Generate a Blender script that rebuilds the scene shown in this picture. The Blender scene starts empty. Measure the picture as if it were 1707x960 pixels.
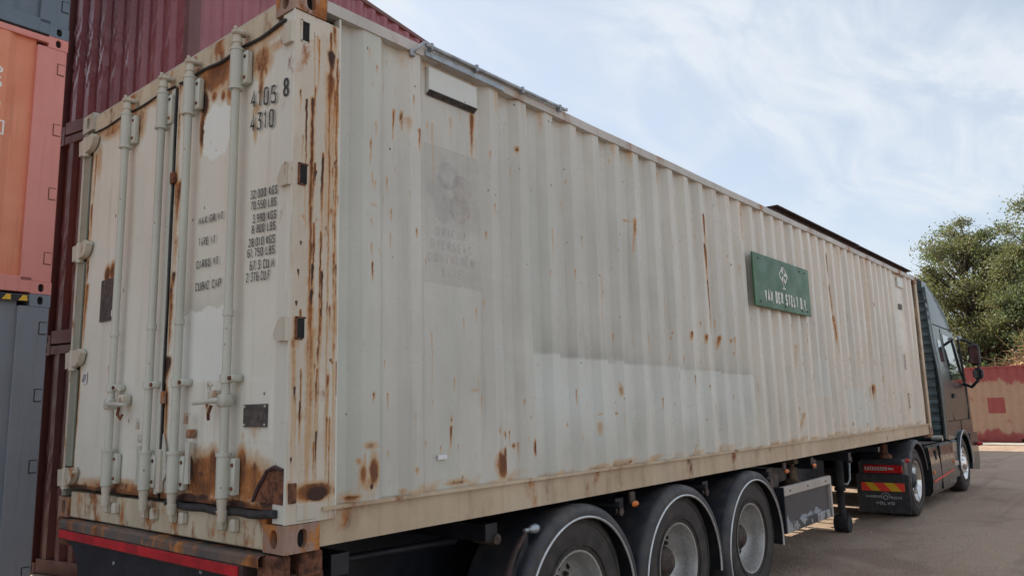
import bpy, bmesh, math, random
import numpy as np
from mathutils import Matrix, Vector
R = math.radians
S = bpy.context.scene
COL = S.collection
random.seed(7); RNG = np.random.default_rng(7)

# ------------------------------------------------------------------ camera
ZB = 1.13                                   # height of the container floor above the yard
CAM = Vector((-1.93234, -2.89376, 0.583899 + ZB))
yaw, pitch, roll = 0.694734851, 0.156574007, -0.0254275136
f = Vector((math.cos(pitch)*math.cos(yaw), math.cos(pitch)*math.sin(yaw), math.sin(pitch)))
r = Vector((math.sin(yaw), -math.cos(yaw), 0)); u = r.cross(f)
c_, s_ = math.cos(roll), math.sin(roll)
rr = r*c_ + u*s_; uu = -r*s_ + u*c_
cd = bpy.data.cameras.new('camera'); cam = bpy.data.objects.new('camera', cd); COL.objects.link(cam)
cam.matrix_world = Matrix(((rr.x, uu.x, -f.x, CAM.x), (rr.y, uu.y, -f.y, CAM.y), (rr.z, uu.z, -f.z, CAM.z), (0, 0, 0, 1)))
cd.sensor_width = 36; cd.lens = 36*1269.508/1707; cd.clip_start = .05; cd.clip_end = 3000
S.camera = cam

# ------------------------------------------------------------------ sky, sun, exposure
SUN_AZ, SUN_EL = R(84), R(32)               # azimuth measured from +X towards +Y
W = bpy.data.worlds.new('World'); S.world = W; W.use_nodes = True
nt = W.node_tree; nt.nodes.clear()
def wn(t, **k):
    n = nt.nodes.new(t)
    for a, b in k.items(): setattr(n, a, b)
    return n
out = wn('ShaderNodeOutputWorld'); bg = wn('ShaderNodeBackground'); bg.inputs[1].default_value = 0.10
sky = wn('ShaderNodeTexSky', sky_type='NISHITA', sun_disc=False, sun_elevation=SUN_EL, sun_rotation=R(90)-SUN_AZ,
         air_density=1.0, dust_density=1.2, ozone_density=1.6)
tc = wn('ShaderNodeTexCoord'); sep = wn('ShaderNodeSeparateXYZ'); nt.links.new(tc.outputs['Generated'], sep.inputs[0])
zz = wn('ShaderNodeMath', operation='ADD'); nt.links.new(sep.outputs[2], zz.inputs[0]); zz.inputs[1].default_value = .22
zc = wn('ShaderNodeMath', operation='MAXIMUM'); nt.links.new(zz.outputs[0], zc.inputs[0]); zc.inputs[1].default_value = .1
def div(o):
    d = wn('ShaderNodeMath', operation='DIVIDE'); nt.links.new(o, d.inputs[0]); nt.links.new(zc.outputs[0], d.inputs[1]); return d.outputs[0]
cmb = wn('ShaderNodeCombineXYZ'); nt.links.new(div(sep.outputs[0]), cmb.inputs[0]); nt.links.new(div(sep.outputs[1]), cmb.inputs[1])
mp = wn('ShaderNodeMapping'); nt.links.new(cmb.outputs[0], mp.inputs[0]); mp.inputs['Rotation'].default_value = (0, 0, R(25)); mp.inputs['Scale'].default_value = (1.0, 2.1, 1); mp.inputs['Location'].default_value = (3.1, 1.7, 0)
def wnoise(sc, det, rough, dist):
    n = wn('ShaderNodeTexNoise'); nt.links.new(mp.outputs[0], n.inputs['Vector'])
    n.inputs['Scale'].default_value = sc; n.inputs['Detail'].default_value = det; n.inputs['Roughness'].default_value = rough; n.inputs['Distortion'].default_value = dist
    return n.outputs[0]
def wramp(o, a, b, lo=0., hi=1.):
    m = wn('ShaderNodeMapRange', interpolation_type='SMOOTHSTEP'); nt.links.new(o, m.inputs[0])
    for i, v in enumerate((a, b, lo, hi)): m.inputs[1+i].default_value = v
    return m.outputs[0]
big = wramp(wnoise(.75, 3, .5, .4), .34, .66); fine = wramp(wnoise(2.6, 9, .58, .7), .32, .72)
bb = wn('ShaderNodeMath', operation='MULTIPLY_ADD'); nt.links.new(big, bb.inputs[0]); bb.inputs[1].default_value = .65; bb.inputs[2].default_value = .35
mul = wn('ShaderNodeMath', operation='MULTIPLY'); nt.links.new(bb.outputs[0], mul.inputs[0]); nt.links.new(fine, mul.inputs[1])
mx = wn('ShaderNodeMath', operation='MULTIPLY_ADD'); nt.links.new(big, mx.inputs[0]); mx.inputs[1].default_value = .35; nt.links.new(mul.outputs[0], mx.inputs[2])
cl = wramp(mx.outputs[0], .0, 1.15, .52, .95)
mixw = wn('ShaderNodeMix', data_type='RGBA'); nt.links.new(cl, mixw.inputs[0]); nt.links.new(sky.outputs[0], mixw.inputs[6]); mixw.inputs[7].default_value = (4.85, 5.2, 5.6, 1)
nt.links.new(mixw.outputs[2], bg.inputs[0]); nt.links.new(bg.outputs[0], out.inputs[0])
sl = bpy.data.lights.new('sun', 'SUN'); sl.energy = 5.0; sl.angle = R(.55); sl.color = (1, .90, .75)
so = bpy.data.objects.new('sun', sl); COL.objects.link(so)
tosun = Vector((math.cos(SUN_EL)*math.cos(SUN_AZ), math.cos(SUN_EL)*math.sin(SUN_AZ), math.sin(SUN_EL)))
so.rotation_euler = (-tosun).to_track_quat('-Z', 'Y').to_euler(); so.location = (0, 0, 40)
S.view_settings.view_transform = 'Standard'; S.view_settings.look = 'None'; S.view_settings.gamma = 1
S.view_settings.use_curve_mapping = False; S.view_settings.exposure = 0.75

# ------------------------------------------------------------------ mesh helpers
class MB:
    """collects shapes, then links them as ONE mesh object"""
    def __init__(s): s.v = []; s.f = []
    def raw(s, vs, fs):
        o = len(s.v); s.v += [tuple(map(float, p)) for p in vs]; s.f += [tuple(i+o for i in q) for q in fs]; return s
    def box(s, x0, x1, y0, y1, z0, z1, b=0.0):
        if x0 > x1: x0, x1 = x1, x0
        if y0 > y1: y0, y1 = y1, y0
        if z0 > z1: z0, z1 = z1, z0
        if b <= 0:
            v = [(x, y, z) for x in (x0, x1) for y in (y0, y1) for z in (z0, z1)]
            return s.raw(v, [(0, 1, 3, 2), (4, 6, 7, 5), (0, 4, 5, 1), (2, 3, 7, 6), (0, 2, 6, 4), (1, 5, 7, 3)])
        b = min(b, (x1-x0)/2.01, (y1-y0)/2.01, (z1-z0)/2.01)
        X, Y, Z = (x0, x1), (y0, y1), (z0, z1); v = []; idx = {}
        for i in (0, 1):
            for j in (0, 1):
                for k in (0, 1):
                    ix = X[i]+(b if i == 0 else -b); iy = Y[j]+(b if j == 0 else -b); iz = Z[k]+(b if k == 0 else -b)
                    for a, p in enumerate(((X[i], iy, iz), (ix, Y[j], iz), (ix, iy, Z[k]))): idx[i, j, k, a] = len(v); v.append(p)
        F = []
        for i in (0, 1):
            F.append([idx[i, 0, 0, 0], idx[i, 1, 0, 0], idx[i, 1, 1, 0], idx[i, 0, 1, 0]])
            F.append([idx[0, i, 0, 1], idx[1, i, 0, 1], idx[1, i, 1, 1], idx[0, i, 1, 1]])
            F.append([idx[0, 0, i, 2], idx[1, 0, i, 2], idx[1, 1, i, 2], idx[0, 1, i, 2]])
            for j in (0, 1):
                F.append([idx[i, j, 0, 0], idx[i, j, 1, 0], idx[i, j, 1, 1], idx[i, j, 0, 1]])
                F.append([idx[i, 0, j, 0], idx[i, 1, j, 0], idx[i, 1, j, 2], idx[i, 0, j, 2]])
                F.append([idx[0, i, j, 1], idx[1, i, j, 1], idx[1, i, j, 2], idx[0, i, j, 2]])
                for k in (0, 1): F.append([idx[i, j, k, a] for a in range(3)])
        return s.raw(v, F)
    def tube(s, pts, rad, n=10, caps=True):
        pts = [Vector(p) for p in pts]; rad = rad if isinstance(rad, (list, tuple)) else [rad]*len(pts)
        vs = []; fs = []; up = None
        for i, p in enumerate(pts):
            d = (pts[min(i+1, len(pts)-1)]-pts[max(i-1, 0)])
            d = d.normalized() if d.length > 1e-9 else Vector((0, 0, 1))
            if up is None: up = Vector((0, 0, 1)) if abs(d.z) < .9 else Vector((1, 0, 0))
            a = d.cross(up).normalized(); b = a.cross(d).normalized(); up = b
            for k in range(n):
                t = 2*math.pi*k/n; vs.append(p+(a*math.cos(t)+b*math.sin(t))*rad[i])
        for i in range(len(pts)-1):
            for k in range(n): fs.append((i*n+k, i*n+(k+1) % n, (i+1)*n+(k+1) % n, (i+1)*n+k))
        if caps: fs.append(tuple(range(n))); fs.append(tuple((len(pts)-1)*n+k for k in range(n)))
        return s.raw(vs, fs)
    def lathe(s, c, prof, n=40, a0=0, a1=2*math.pi, axis='y'):
        """prof: (offset along axis, radius)"""
        full = abs(a1-a0-2*math.pi) < 1e-6; m = n if full else n+1; vs = []; fs = []; L = len(prof)
        for i in range(m):
            t = a0+(a1-a0)*i/n; cs, sn = math.cos(t), math.sin(t)
            for (o, q) in prof:
                if axis == 'y': vs.append((c[0]+q*cs, c[1]+o, c[2]+q*sn))
                elif axis == 'x': vs.append((c[0]+o, c[1]+q*cs, c[2]+q*sn))
                else: vs.append((c[0]+q*cs, c[1]+q*sn, c[2]+o))
        for i in range(n):
            j = (i+1) % m
            for k in range(L-1): fs.append((i*L+k, i*L+k+1, j*L+k+1, j*L+k))
        return s.raw(vs, fs)
    def prism(s, poly, axis, a, b):
        """poly: 2D outline in the plane normal to axis, extruded from a to b"""
        def P(p, t):
            return (t, p[0], p[1]) if axis == 'x' else (p[0], t, p[1]) if axis == 'y' else (p[0], p[1], t)
        n = len(poly); vs = [P(p, a) for p in poly]+[P(p, b) for p in poly]
        return s.raw(vs, [tuple(range(n)), tuple(range(2*n-1, n-1, -1))]+[(i, (i+1) % n, n+(i+1) % n, n+i) for i in range(n)])
    def rot(s, start, M):
        for i in range(start, len(s.v)): s.v[i] = tuple(M @ Vector(s.v[i]))
        return s
    def build(s, name, mt, parent=None, smooth=None, fix=True):
        me = bpy.data.meshes.new(name); me.from_pydata(s.v, [], s.f)
        if fix:
            bm = bmesh.new(); bm.from_mesh(me); bmesh.ops.recalc_face_normals(bm, faces=bm.faces); bm.to_mesh(me); bm.free()
        me.materials.append(mt)
        if smooth is not None:
            me.polygons.foreach_set('use_smooth', [True]*len(me.polygons)); me.set_sharp_from_angle(angle=R(smooth))
        return link(name, me, parent)
def link(name, me, parent=None):
    o = bpy.data.objects.new(name, me); COL.objects.link(o)
    if parent is not None:
        o.parent = parent
        if parent.get('_w'):                # parts of this thing are modelled in world coordinates
            o.matrix_parent_inverse = Matrix.Translation(Vector(parent['_w'])).inverted()
        elif parent.parent is not None and parent.parent.get('_w'):
            pass
    return o
def thing(name, label, cat, loc=(0, 0, 0), rz=0, group=None, world=False):
    o = bpy.data.objects.new(name, None); COL.objects.link(o); o.location = loc; o.rotation_euler = (0, 0, rz)
    o.empty_display_size = .3
    tag(o, label, cat, group)
    if world: o['_w'] = list(loc)
    return o
def tag(o, label, cat, group=None, kind=None):
    if label: o['label'] = label
    if cat: o['category'] = cat
    if group: o['group'] = group
    if kind: o['kind'] = kind
    return o
def struct(o): o['kind'] = 'structure'; return o
def dup(root, name, loc, rz, label, group):
    c = root.copy(); COL.objects.link(c); c.name = name; c.location = loc; c.rotation_euler = (0, 0, rz); c['label'] = label
    if group: c['group'] = group
    def rec(a, b):
        for ch in [q for q in bpy.data.objects if q.parent == a]:
            k = ch.copy(); COL.objects.link(k); k.parent = b; k.matrix_parent_inverse = ch.matrix_parent_inverse.copy(); rec(ch, k)
    rec(root, c); return c
# condensed stencil lettering: every glyph is a set of strokes on a 0..1 by 0..1 cell
_c = .22
def _o(x0, x1, y0, y1): return [(x0+_c*(x1-x0), y0), (x1-_c*(x1-x0), y0), (x1, y0+_c*.6), (x1, y1-_c*.6), (x1-_c*(x1-x0), y1), (x0+_c*(x1-x0), y1), (x0, y1-_c*.6), (x0, y0+_c*.6), (x0+_c*(x1-x0), y0)]
GL = {
 '0': [_o(0, 1, 0, 1)], 'O': [_o(0, 1, 0, 1)], 'D': [[(0, 0), (.7, 0), (1, .15), (1, .85), (.7, 1), (0, 1), (0, 0)]],
 '1': [[(.25, .8), (.55, 1), (.55, 0)]], '2': [[(0, .8), (.2, 1), (.8, 1), (1, .85), (1, .62), (0, .08), (0, 0), (1, 0)]],
 '3': [[(0, 1), (1, 1), (.45, .58), (.8, .54), (1, .4), (1, .13), (.8, 0), (.2, 0), (0, .15)]], '4': [[(.72, 0), (.72, 1), (0, .3), (1, .3)]],
 '5': [[(.95, 1), (.1, 1), (.05, .58), (.75, .58), (1, .44), (1, .13), (.8, 0), (.2, 0), (0, .12)]], '6': [[(.9, 1), (.25, 1), (0, .85), (0, .13), (.2, 0), (.8, 0), (1, .13), (1, .42), (.8, .55), (.08, .55)]],
 '7': [[(0, 1), (1, 1), (.4, 0)]], '8': [_o(.06, .94, .54, 1), _o(0, 1, 0, .46)], '9': [[(.1, 0), (.75, 0), (1, .15), (1, .87), (.8, 1), (.2, 1), (0, .87), (0, .58), (.2, .45), (.92, .45)]],
 'A': [[(0, 0), (.5, 1), (1, 0)], [(.26, .32), (.74, .32)]], 'B': [[(0, 0), (.7, 0), (1, .12), (1, .4), (.75, .52), (.92, .64), (.92, .88), (.7, 1), (0, 1), (0, 0)], [(.12, .53), (.6, .53)]],
 'C': [[(1, .8), (.8, 1), (.2, 1), (0, .85), (0, .15), (.2, 0), (.8, 0), (1, .2)]], 'E': [[(1, 1), (0, 1), (0, 0), (1, 0)], [(.14, .52), (.8, .52)]], 'F': [[(1, 1), (0, 1), (0, 0)], [(.14, .52), (.8, .52)]],
 'G': [[(1, .8), (.8, 1), (.2, 1), (0, .85), (0, .15), (.2, 0), (.8, 0), (1, .15), (1, .45), (.6, .45)]], 'H': [[(0, 0), (0, 1)], [(1, 0), (1, 1)], [(.14, .52), (.86, .52)]], 'I': [[(.5, 0), (.5, 1)]],
 'K': [[(0, 0), (0, 1)], [(.95, 1), (.2, .5), (1, 0)]], 'L': [[(0, 1), (0, 0), (.95, 0)]], 'M': [[(0, 0), (0, 1), (.5, .35), (1, 1), (1, 0)]], 'N': [[(0, 0), (0, 1), (1, 0), (1, 1)]],
 'P': [[(0, 0), (0, 1), (.75, 1), (1, .85), (1, .6), (.75, .45), (.14, .45)]], 'R': [[(0, 0), (0, 1), (.75, 1), (1, .86), (1, .66), (.75, .52), (.14, .52)], [(.5, .44), (1, 0)]],
 'S': [[(1, .82), (.8, 1), (.2, 1), (0, .86), (0, .66), (.2, .54), (.8, .46), (1, .34), (1, .13), (.8, 0), (.2, 0), (0, .17)]], 'T': [[(0, 1), (1, 1)], [(.5, .9), (.5, 0)]], 'U': [[(0, 1), (0, .15), (.2, 0), (.8, 0), (1, .15), (1, 1)]],
 'V': [[(0, 1), (.5, 0), (1, 1)]], 'W': [[(0, 1), (.22, 0), (.5, .7), (.78, 0), (1, 1)]], 'X': [[(0, 0), (1, 1)], [(0, 1), (.42, .56)], [(.58, .44), (1, 0)]], 'Y': [[(0, 1), (.5, .5), (1, 1)], [(.5, .42), (.5, 0)]], '.': [[(.3, .0), (.3, .10)]], ' ': []}
def ribbon(p, t):
    """mitred ribbon of width t along the stroke p"""
    p = [Vector(a) for a in p]; n = len(p); closed = (p[0]-p[-1]).length < 1e-6 and n > 3; Lf, Rt = [], []
    for i in range(n):
        a = p[i-1] if i else (p[-2] if closed else None); b = p[i+1] if i < n-1 else (p[1] if closed else None)
        d1 = (p[i]-a).normalized() if a is not None else None; d2 = (b-p[i]).normalized() if b is not None else None
        if d1 is None: d1 = d2
        if d2 is None: d2 = d1
        n1 = Vector((-d1.y, d1.x)); n2 = Vector((-d2.y, d2.x)); m = n1+n2
        m = n1 if m.length < .2 else m.normalized(); k = min(1.9, 1/max(.3, m.dot(n1))); q = p[i].copy()
        if a is None: q = q-d1*t*.5*0
        Lf.append(q+m*t*.5*k); Rt.append(q-m*t*.5*k)
    return [tuple(v) for v in Lf+Rt], [(i, i+1, n+i+1, n+i) for i in range(n-1)]
def letters(name, body, fn, mt, parent, bold=.15, gap=.30, asp=.42, wmap=None):
    """condensed lettering in the unit box; asp is glyph width over height, bold the stroke width over height"""
    adv = {' ': .55, '.': .30, '1': .75, 'I': .45}; tot = 0; pos = []
    for ch in body: w = adv.get(ch, 1.); pos.append((tot, w)); tot += w+gap
    tot -= gap; m = MB()
    for (x, w), ch in zip(pos, body):
        for si, st in enumerate(GL.get(ch, [])):
            # stroke geometry in height units, so the stroke width is even
            cw = w if ch not in '1I.' else 1.; sh = 0 if ch not in '1I.' else -.5*(1-w)
            t = bold; pts = [((t/2+a*(asp-t))+0, t/2+b*(1-t)) if ch != '.' else (a*asp, b+.0) for a, b in st]
            v, fs_ = ribbon(pts, t); m.raw([fn((x+sh+a/asp)/tot, b, si) for a, b in v], fs_)
    return m.build(name, mt, parent, fix=False)

# ------------------------------------------------------------------ shader helpers
class Sh:
    def __init__(s, name):
        s.m = bpy.data.materials.new(name); s.m.use_nodes = True; s.t = s.m.node_tree
        s.b = s.t.nodes['Principled BSDF']; s.out = s.t.nodes['Material Output']; s._o = None
    def n(s, t, **k):
        q = s.t.nodes.new(t)
        for a, b in k.items(): setattr(q, a, b)
        return q
    def put(s, sock, v):
        if hasattr(v, 'is_linked'): s.t.links.new(v, sock)
        elif isinstance(v, (tuple, list)) and len(v) == 3 and sock.type == 'RGBA': sock.default_value = (*v, 1)
        else: sock.default_value = v
    def obj(s):
        if s._o is None: s._o = s.n('ShaderNodeTexCoord').outputs['Object']
        return s._o
    def xyz(s):
        q = s.n('ShaderNodeSeparateXYZ'); s.put(q.inputs[0], s.obj()); return q.outputs
    def map(s, sc=(1, 1, 1), loc=(0, 0, 0)):
        q = s.n('ShaderNodeMapping'); s.put(q.inputs[0], s.obj()); q.inputs['Scale'].default_value = sc; q.inputs['Location'].default_value = loc; return q.outputs[0]
    def noise(s, sc, det=4, rough=.55, vec=None, dist=0):
        q = s.n('ShaderNodeTexNoise'); s.put(q.inputs['Vector'], vec if vec is not None else s.obj())
        q.inputs['Scale'].default_value = sc; q.inputs['Detail'].default_value = det; q.inputs['Roughness'].default_value = rough; q.inputs['Distortion'].default_value = dist
        return q.outputs[0]
    def vor(s, sc, feature='F1', vec=None):
        q = s.n('ShaderNodeTexVoronoi', feature=feature); s.put(q.inputs['Vector'], vec if vec is not None else s.obj()); q.inputs['Scale'].default_value = sc; return q.outputs
    def rng(s, o, a, b, lo=0., hi=1., smooth=True):
        q = s.n('ShaderNodeMapRange', interpolation_type='SMOOTHSTEP' if smooth else 'LINEAR'); s.put(q.inputs[0], o)
        for i, v in enumerate((a, b, lo, hi)): s.put(q.inputs[1+i], v)
        return q.outputs[0]
    def math(s, op, a, b=0., c=None):
        q = s.n('ShaderNodeMath', operation=op); s.put(q.inputs[0], a); s.put(q.inputs[1], b)
        if c is not None: s.put(q.inputs[2], c)
        return q.outputs[0]
    def mix(s, fac, a, b, mode='MIX'):
        q = s.n('ShaderNodeMix', data_type='RGBA', blend_type=mode); s.put(q.inputs[0], fac); s.put(q.inputs[6], a); s.put(q.inputs[7], b); return q.outputs[2]
    def bump(s, h, st=.3, d=.01):
        q = s.n('ShaderNodeBump'); q.inputs['Strength'].default_value = st; q.inputs['Distance'].default_value = d; s.put(q.inputs['Height'], h); s.put(s.b.inputs['Normal'], q.outputs[0])
    def fin(s, col, rough=.5, metal=0., **k):
        s.put(s.b.inputs['Base Color'], col); s.put(s.b.inputs['Roughness'], rough); s.put(s.b.inputs['Metallic'], metal)
        for a, v in k.items(): s.put(s.b.inputs[a.replace('_', ' ')], v)
        return s.m
def plain(name, col, rough=.5, metal=0., var=.12, sc=6, bump=0., **k):
    """painted or bare material with uneven colour"""
    s = Sh(name); n = s.noise(sc, 6, .6); d = tuple(c*(1-var*1.6) for c in col); l = tuple(min(1, c*(1+var)) for c in col)
    c = s.mix(s.rng(n, .3, .7), d, l); rg = s.rng(s.noise(sc*2.3, 4), .3, .7, max(.02, rough-.08), min(1, rough+.1))
    if bump: s.bump(s.noise(sc*12, 5), bump, .004)
    return s.fin(c, rg, metal, **k)
def rust_cols(s):
    c = s.mix(s.rng(s.noise(11, 5, .6, s.map((1, 1, .5))), .34, .66), (.15, .052, .02), (.47, .19, .055)); return s.mix(s.rng(s.noise(70, 5, .65), .50, .78, 0, .7), c, (.12, .042, .018))
def weathered(name, pa, pb, generic=.0, rough=.44, speck=1.0, dirt=(.25, .21, .15), dirt_amt=.25, gsc=3.0, attr=True, sheen=0.0, lowdirt=0.0, tint_and_light=False):
    """old paint over steel: rust and grime come from the mesh attribute 'wear' (r rust, g bare dark rust, b grime, a clean ghost) plus generic wear"""
    s = Sh(name)
    base = s.mix(s.rng(s.noise(.9, 5, .6), .36, .64), pa, pb)
    if tint_and_light:                                    # greenish tint by noise; warm light painted in towards the cab end
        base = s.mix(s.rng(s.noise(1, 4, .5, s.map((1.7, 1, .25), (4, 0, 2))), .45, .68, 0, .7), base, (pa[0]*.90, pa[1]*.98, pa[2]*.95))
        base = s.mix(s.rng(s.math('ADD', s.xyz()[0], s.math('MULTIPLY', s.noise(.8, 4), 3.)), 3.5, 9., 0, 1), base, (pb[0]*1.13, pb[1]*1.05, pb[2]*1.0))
    base = s.mix(s.rng(s.noise(1, 5, .55, s.map((3.2, 3.2, .45), (2, 1, 5))), .42, .72, 0, .55), base, tuple(c*.86 for c in pa))
    base = s.mix(s.rng(s.noise(1, 6, .6, s.map((16, 16, .9))), .52, .80, 0, dirt_amt), base, dirt)
    base = s.mix(s.rng(s.noise(24, 6, .7), .58, .78, 0, dirt_amt*.8), base, dirt)
    if lowdirt: base = s.mix(s.rng(s.noise(4.5, 7, .65, s.map((1, 1, .6))), .46, .72, 0, lowdirt), base, dirt)
    rust = 0.; dark = 0.
    g = s.rng(s.noise(gsc, 9, .66, s.map((1, 1, .55))), .73-.5*generic, .86-.5*generic)
    if attr:
        a = s.n('ShaderNodeAttribute', attribute_name='wear'); sp = s.n('ShaderNodeSeparateColor'); s.put(sp.inputs[0], a.outputs['Color'])
        fn = s.noise(38, 7, .68); fn2 = s.noise(1, 5, .6, s.map((90, 90, 14)))
        fn0 = s.noise(12, 5, .6); nz = s.math('ADD', s.math('ADD', s.math('MULTIPLY', fn, .38), s.math('MULTIPLY', fn0, .34)), s.math('MULTIPLY', fn2, .28))
        base = s.mix(s.math('MULTIPLY', a.outputs['Alpha'], .9), base, tuple(min(.8, c*m) for c, m in zip(pb, (1.02, 1.10, 1.16))))
        base = s.mix(s.math('MULTIPLY', sp.outputs[2], s.rng(s.noise(7, 6), .25, .7, .25, .75)), base, (.21, .215, .20))
        rr_ = s.math('ADD', sp.outputs[0], s.math('MULTIPLY', s.math('SUBTRACT', nz, .5), s.rng(sp.outputs[0], .02, .3, 0, 1.1)))
        stain = s.rng(rr_, .10, .50); rust = s.rng(rr_, .46, .74)
        dd_ = s.math('ADD', sp.outputs[1], s.math('MULTIPLY', s.math('SUBTRACT', nz, .5), s.rng(sp.outputs[1], .02, .3, 0, .9)))
        dark = s.rng(dd_, .40, .72)
        base = s.mix(s.math('MULTIPLY', stain, .72), base, s.mix(fn2, (.42, .23, .09), (.55, .34, .15)))
    m = s.math('MAXIMUM', rust, g) if attr else g
    # little pits: chipped paint with a rust core
    v = s.vor(17); v2 = s.n('ShaderNodeSeparateColor'); s.put(v2.inputs[0], v['Color'])
    pit = s.math('MULTIPLY', s.rng(v['Distance'], .035, .075, 1, 0), s.math('GREATER_THAN', v2.outputs[0], 1-.10*speck))
    halo = s.math('MULTIPLY', s.rng(v['Distance'], .05, .16, .5, 0), s.math('GREATER_THAN', v2.outputs[0], 1-.05*speck))
    base = s.mix(halo, base, (.36, .17, .07))
    rc = rust_cols(s)
    if attr: rc = s.mix(s.rng(rr_, .62, 1.0, 0, .8), rc, s.mix(s.noise(48, 4), (.065, .026, .013), (.20, .072, .026)))
    col = s.mix(m, base, rc); col = s.mix(pit, col, (.045, .035, .03))
    if attr: col = s.mix(dark, col, s.mix(s.noise(60, 5), (.022, .014, .011), (.085, .034, .02)))
    s.bump(s.math('ADD', s.math('MULTIPLY', s.noise(70, 6, .7), s.math('ADD', s.math('MULTIPLY', m, .8), .12)), s.math('MULTIPLY', pit, -.6)), .35, .004)
    return s.fin(col, s.math('ADD', s.math('MULTIPLY', m, .4), s.rng(s.noise(5, 4), .3, .7, rough-.07, rough+.1)), 0.)

M = {}
M['white'] = weathered('container_paint', (.505, .498, .452), (.585, .575, .522), generic=.0, speck=.8, dirt_amt=.36, lowdirt=.12, dirt=(.29, .265, .20), rough=.32, tint_and_light=True)
M['door'] = weathered('door_paint', (.66, .66, .585), (.74, .735, .665), generic=.02, speck=.7, dirt_amt=.25, rough=.36)
M['post'] = weathered('post_paint', (.53, .475, .39), (.61, .57, .49), generic=.30, speck=1.6, dirt=(.42, .27, .14), dirt_amt=.7, lowdirt=.6, gsc=7)
M['rail'] = weathered('rail_paint', (.47, .36, .245), (.57, .465, .335), generic=.33, speck=1.5, dirt=(.27, .175, .10), dirt_amt=.5, lowdirt=.5, gsc=5, attr=False)
M['toprail'] = weathered('top_rail_paint', (.44, .42, .385), (.52, .50, .47), generic=.42, speck=1.5, dirt=(.30, .19, .12), dirt_amt=.5, gsc=2.2, attr=False)
M['sill'] = weathered('sill_paint', (.52, .455, .33), (.60, .545, .42), generic=.47, speck=2, dirt=(.30, .22, .12), dirt_amt=.5, lowdirt=.4, gsc=5, attr=False)
M['hinge'] = weathered('hinge_paint', (.50, .465, .38), (.56, .535, .46), generic=.34, speck=1.5, dirt=(.42, .26, .10), dirt_amt=.5, gsc=9, attr=False)
M['green_post'] = weathered('hinge_post_paint', (.255, .27, .215), (.31, .32, .26), generic=.08, speck=1, dirt=(.18, .15, .10), dirt_amt=.4, attr=False)
M['rod'] = weathered('rod_paint', (.46, .475, .415), (.54, .55, .49), generic=.06, speck=2.4, dirt=(.30, .25, .16), dirt_amt=.35, gsc=12, attr=False)
M['casting'] = weathered('casting_paint', (.29, .18, .135), (.42, .30, .235), generic=.50, speck=2, dirt=(.15, .085, .06), dirt_amt=.7, lowdirt=.6, gsc=9, rough=.65, attr=False)
M['castpale'] = weathered('casting_pale_paint', (.44, .42, .36), (.53, .51, .45), generic=.25, speck=2, dirt=(.28, .18, .10), dirt_amt=.6, lowdirt=.4, gsc=9, rough=.6, attr=False)
M['roof'] = weathered('roof_paint', (.44, .42, .39), (.52, .5, .47), generic=.25, attr=False)
M['hole'] = plain('dark_recess', (.012, .011, .011), .9)
M['rust'] = plain('rusty_steel', (.16, .062, .032), .85, 0, .45, 22, .5)
M['darkrust'] = plain('dark_rusty_beam', (.055, .030, .028), .75, 0, .3, 9, .4)
M['rubber'] = plain('black_rubber', (.028, .029, .032), .6, 0, .3, 14, .2)
M['galv'] = plain('galvanised_steel', (.34, .37, .40), .42, .65, .2, 18)
M['chassis'] = plain('chassis_paint', (.010, .012, .020), .5, 0, .3, 5, .15)
M['underbody'] = plain('dirty_underbody', (.022, .021, .023), .85, 0, .4, 6, .3)
s = Sh('fender_plastic'); fd = s.rng(s.noise(5, 7, .65), .42, .72, 0, .5); M['fender'] = s.fin(s.mix(fd, (.026, .029, .037), (.10, .08, .066)), s.rng(s.noise(9, 5), .3, .7, .36, .6))
M['trim'] = plain('silver_trim', (.62, .62, .62), .35, .5, .1, 9)
M['alu'] = plain('brushed_aluminium', (.50, .485, .465), .38, .6, .10, 40)
M['chrome'] = plain('polished_aluminium', (.78, .77, .76), .16, 1., .1, 9)
M['hub'] = plain('hub_iron', (.075, .055, .045), .65, .2, .4, 16, .3)
M['amber'] = plain('amber_lens', (.70, .17, .025), .3, 0, .1, 9)
M['redlens'] = plain('red_lens', (.42, .012, .014), .22, 0, .15, 9)
M['red'] = plain('red_reflective_tape', (.46, .012, .020), .38, 0, .2, 7)
M['hazred'] = plain('hazard_red', (.72, .055, .035), .4, 0, .08, 9)
M['hazyel'] = plain('hazard_yellow', (.62, .36, .02), .4, 0, .08, 9)
M['yellow'] = plain('stripe_yellow', (.70, .42, .03), .5, 0, .12, 12)
M['black'] = plain('stripe_black', (.02, .02, .022), .6, 0, .2, 12)
M['green'] = weathered('sign_green', (.030, .108, .050), (.042, .135, .062), generic=.0, speck=.3, dirt=(.10, .10, .05), dirt_amt=.3, attr=False, rough=.4)
M['signtext'] = plain('sign_white', (.70, .70, .68), .5, 0, .06, 20)
M['lensclear'] = plain('clear_lens', (.42, .36, .33), .25, 0, .3, 40)
M['plaque'] = plain('dark_plate', (.085, .075, .072), .55, .2, .3, 30, .2)
M['label'] = plain('white_label', (.72, .72, .74), .5, 0, .06, 30)
M['bluepatch'] = plain('grey_overpaint', (.44, .47, .50), .5, 0, .12, 9)
M['flaptext'] = plain('flap_print', (.34, .35, .36), .6, 0, .15, 60)

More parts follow.
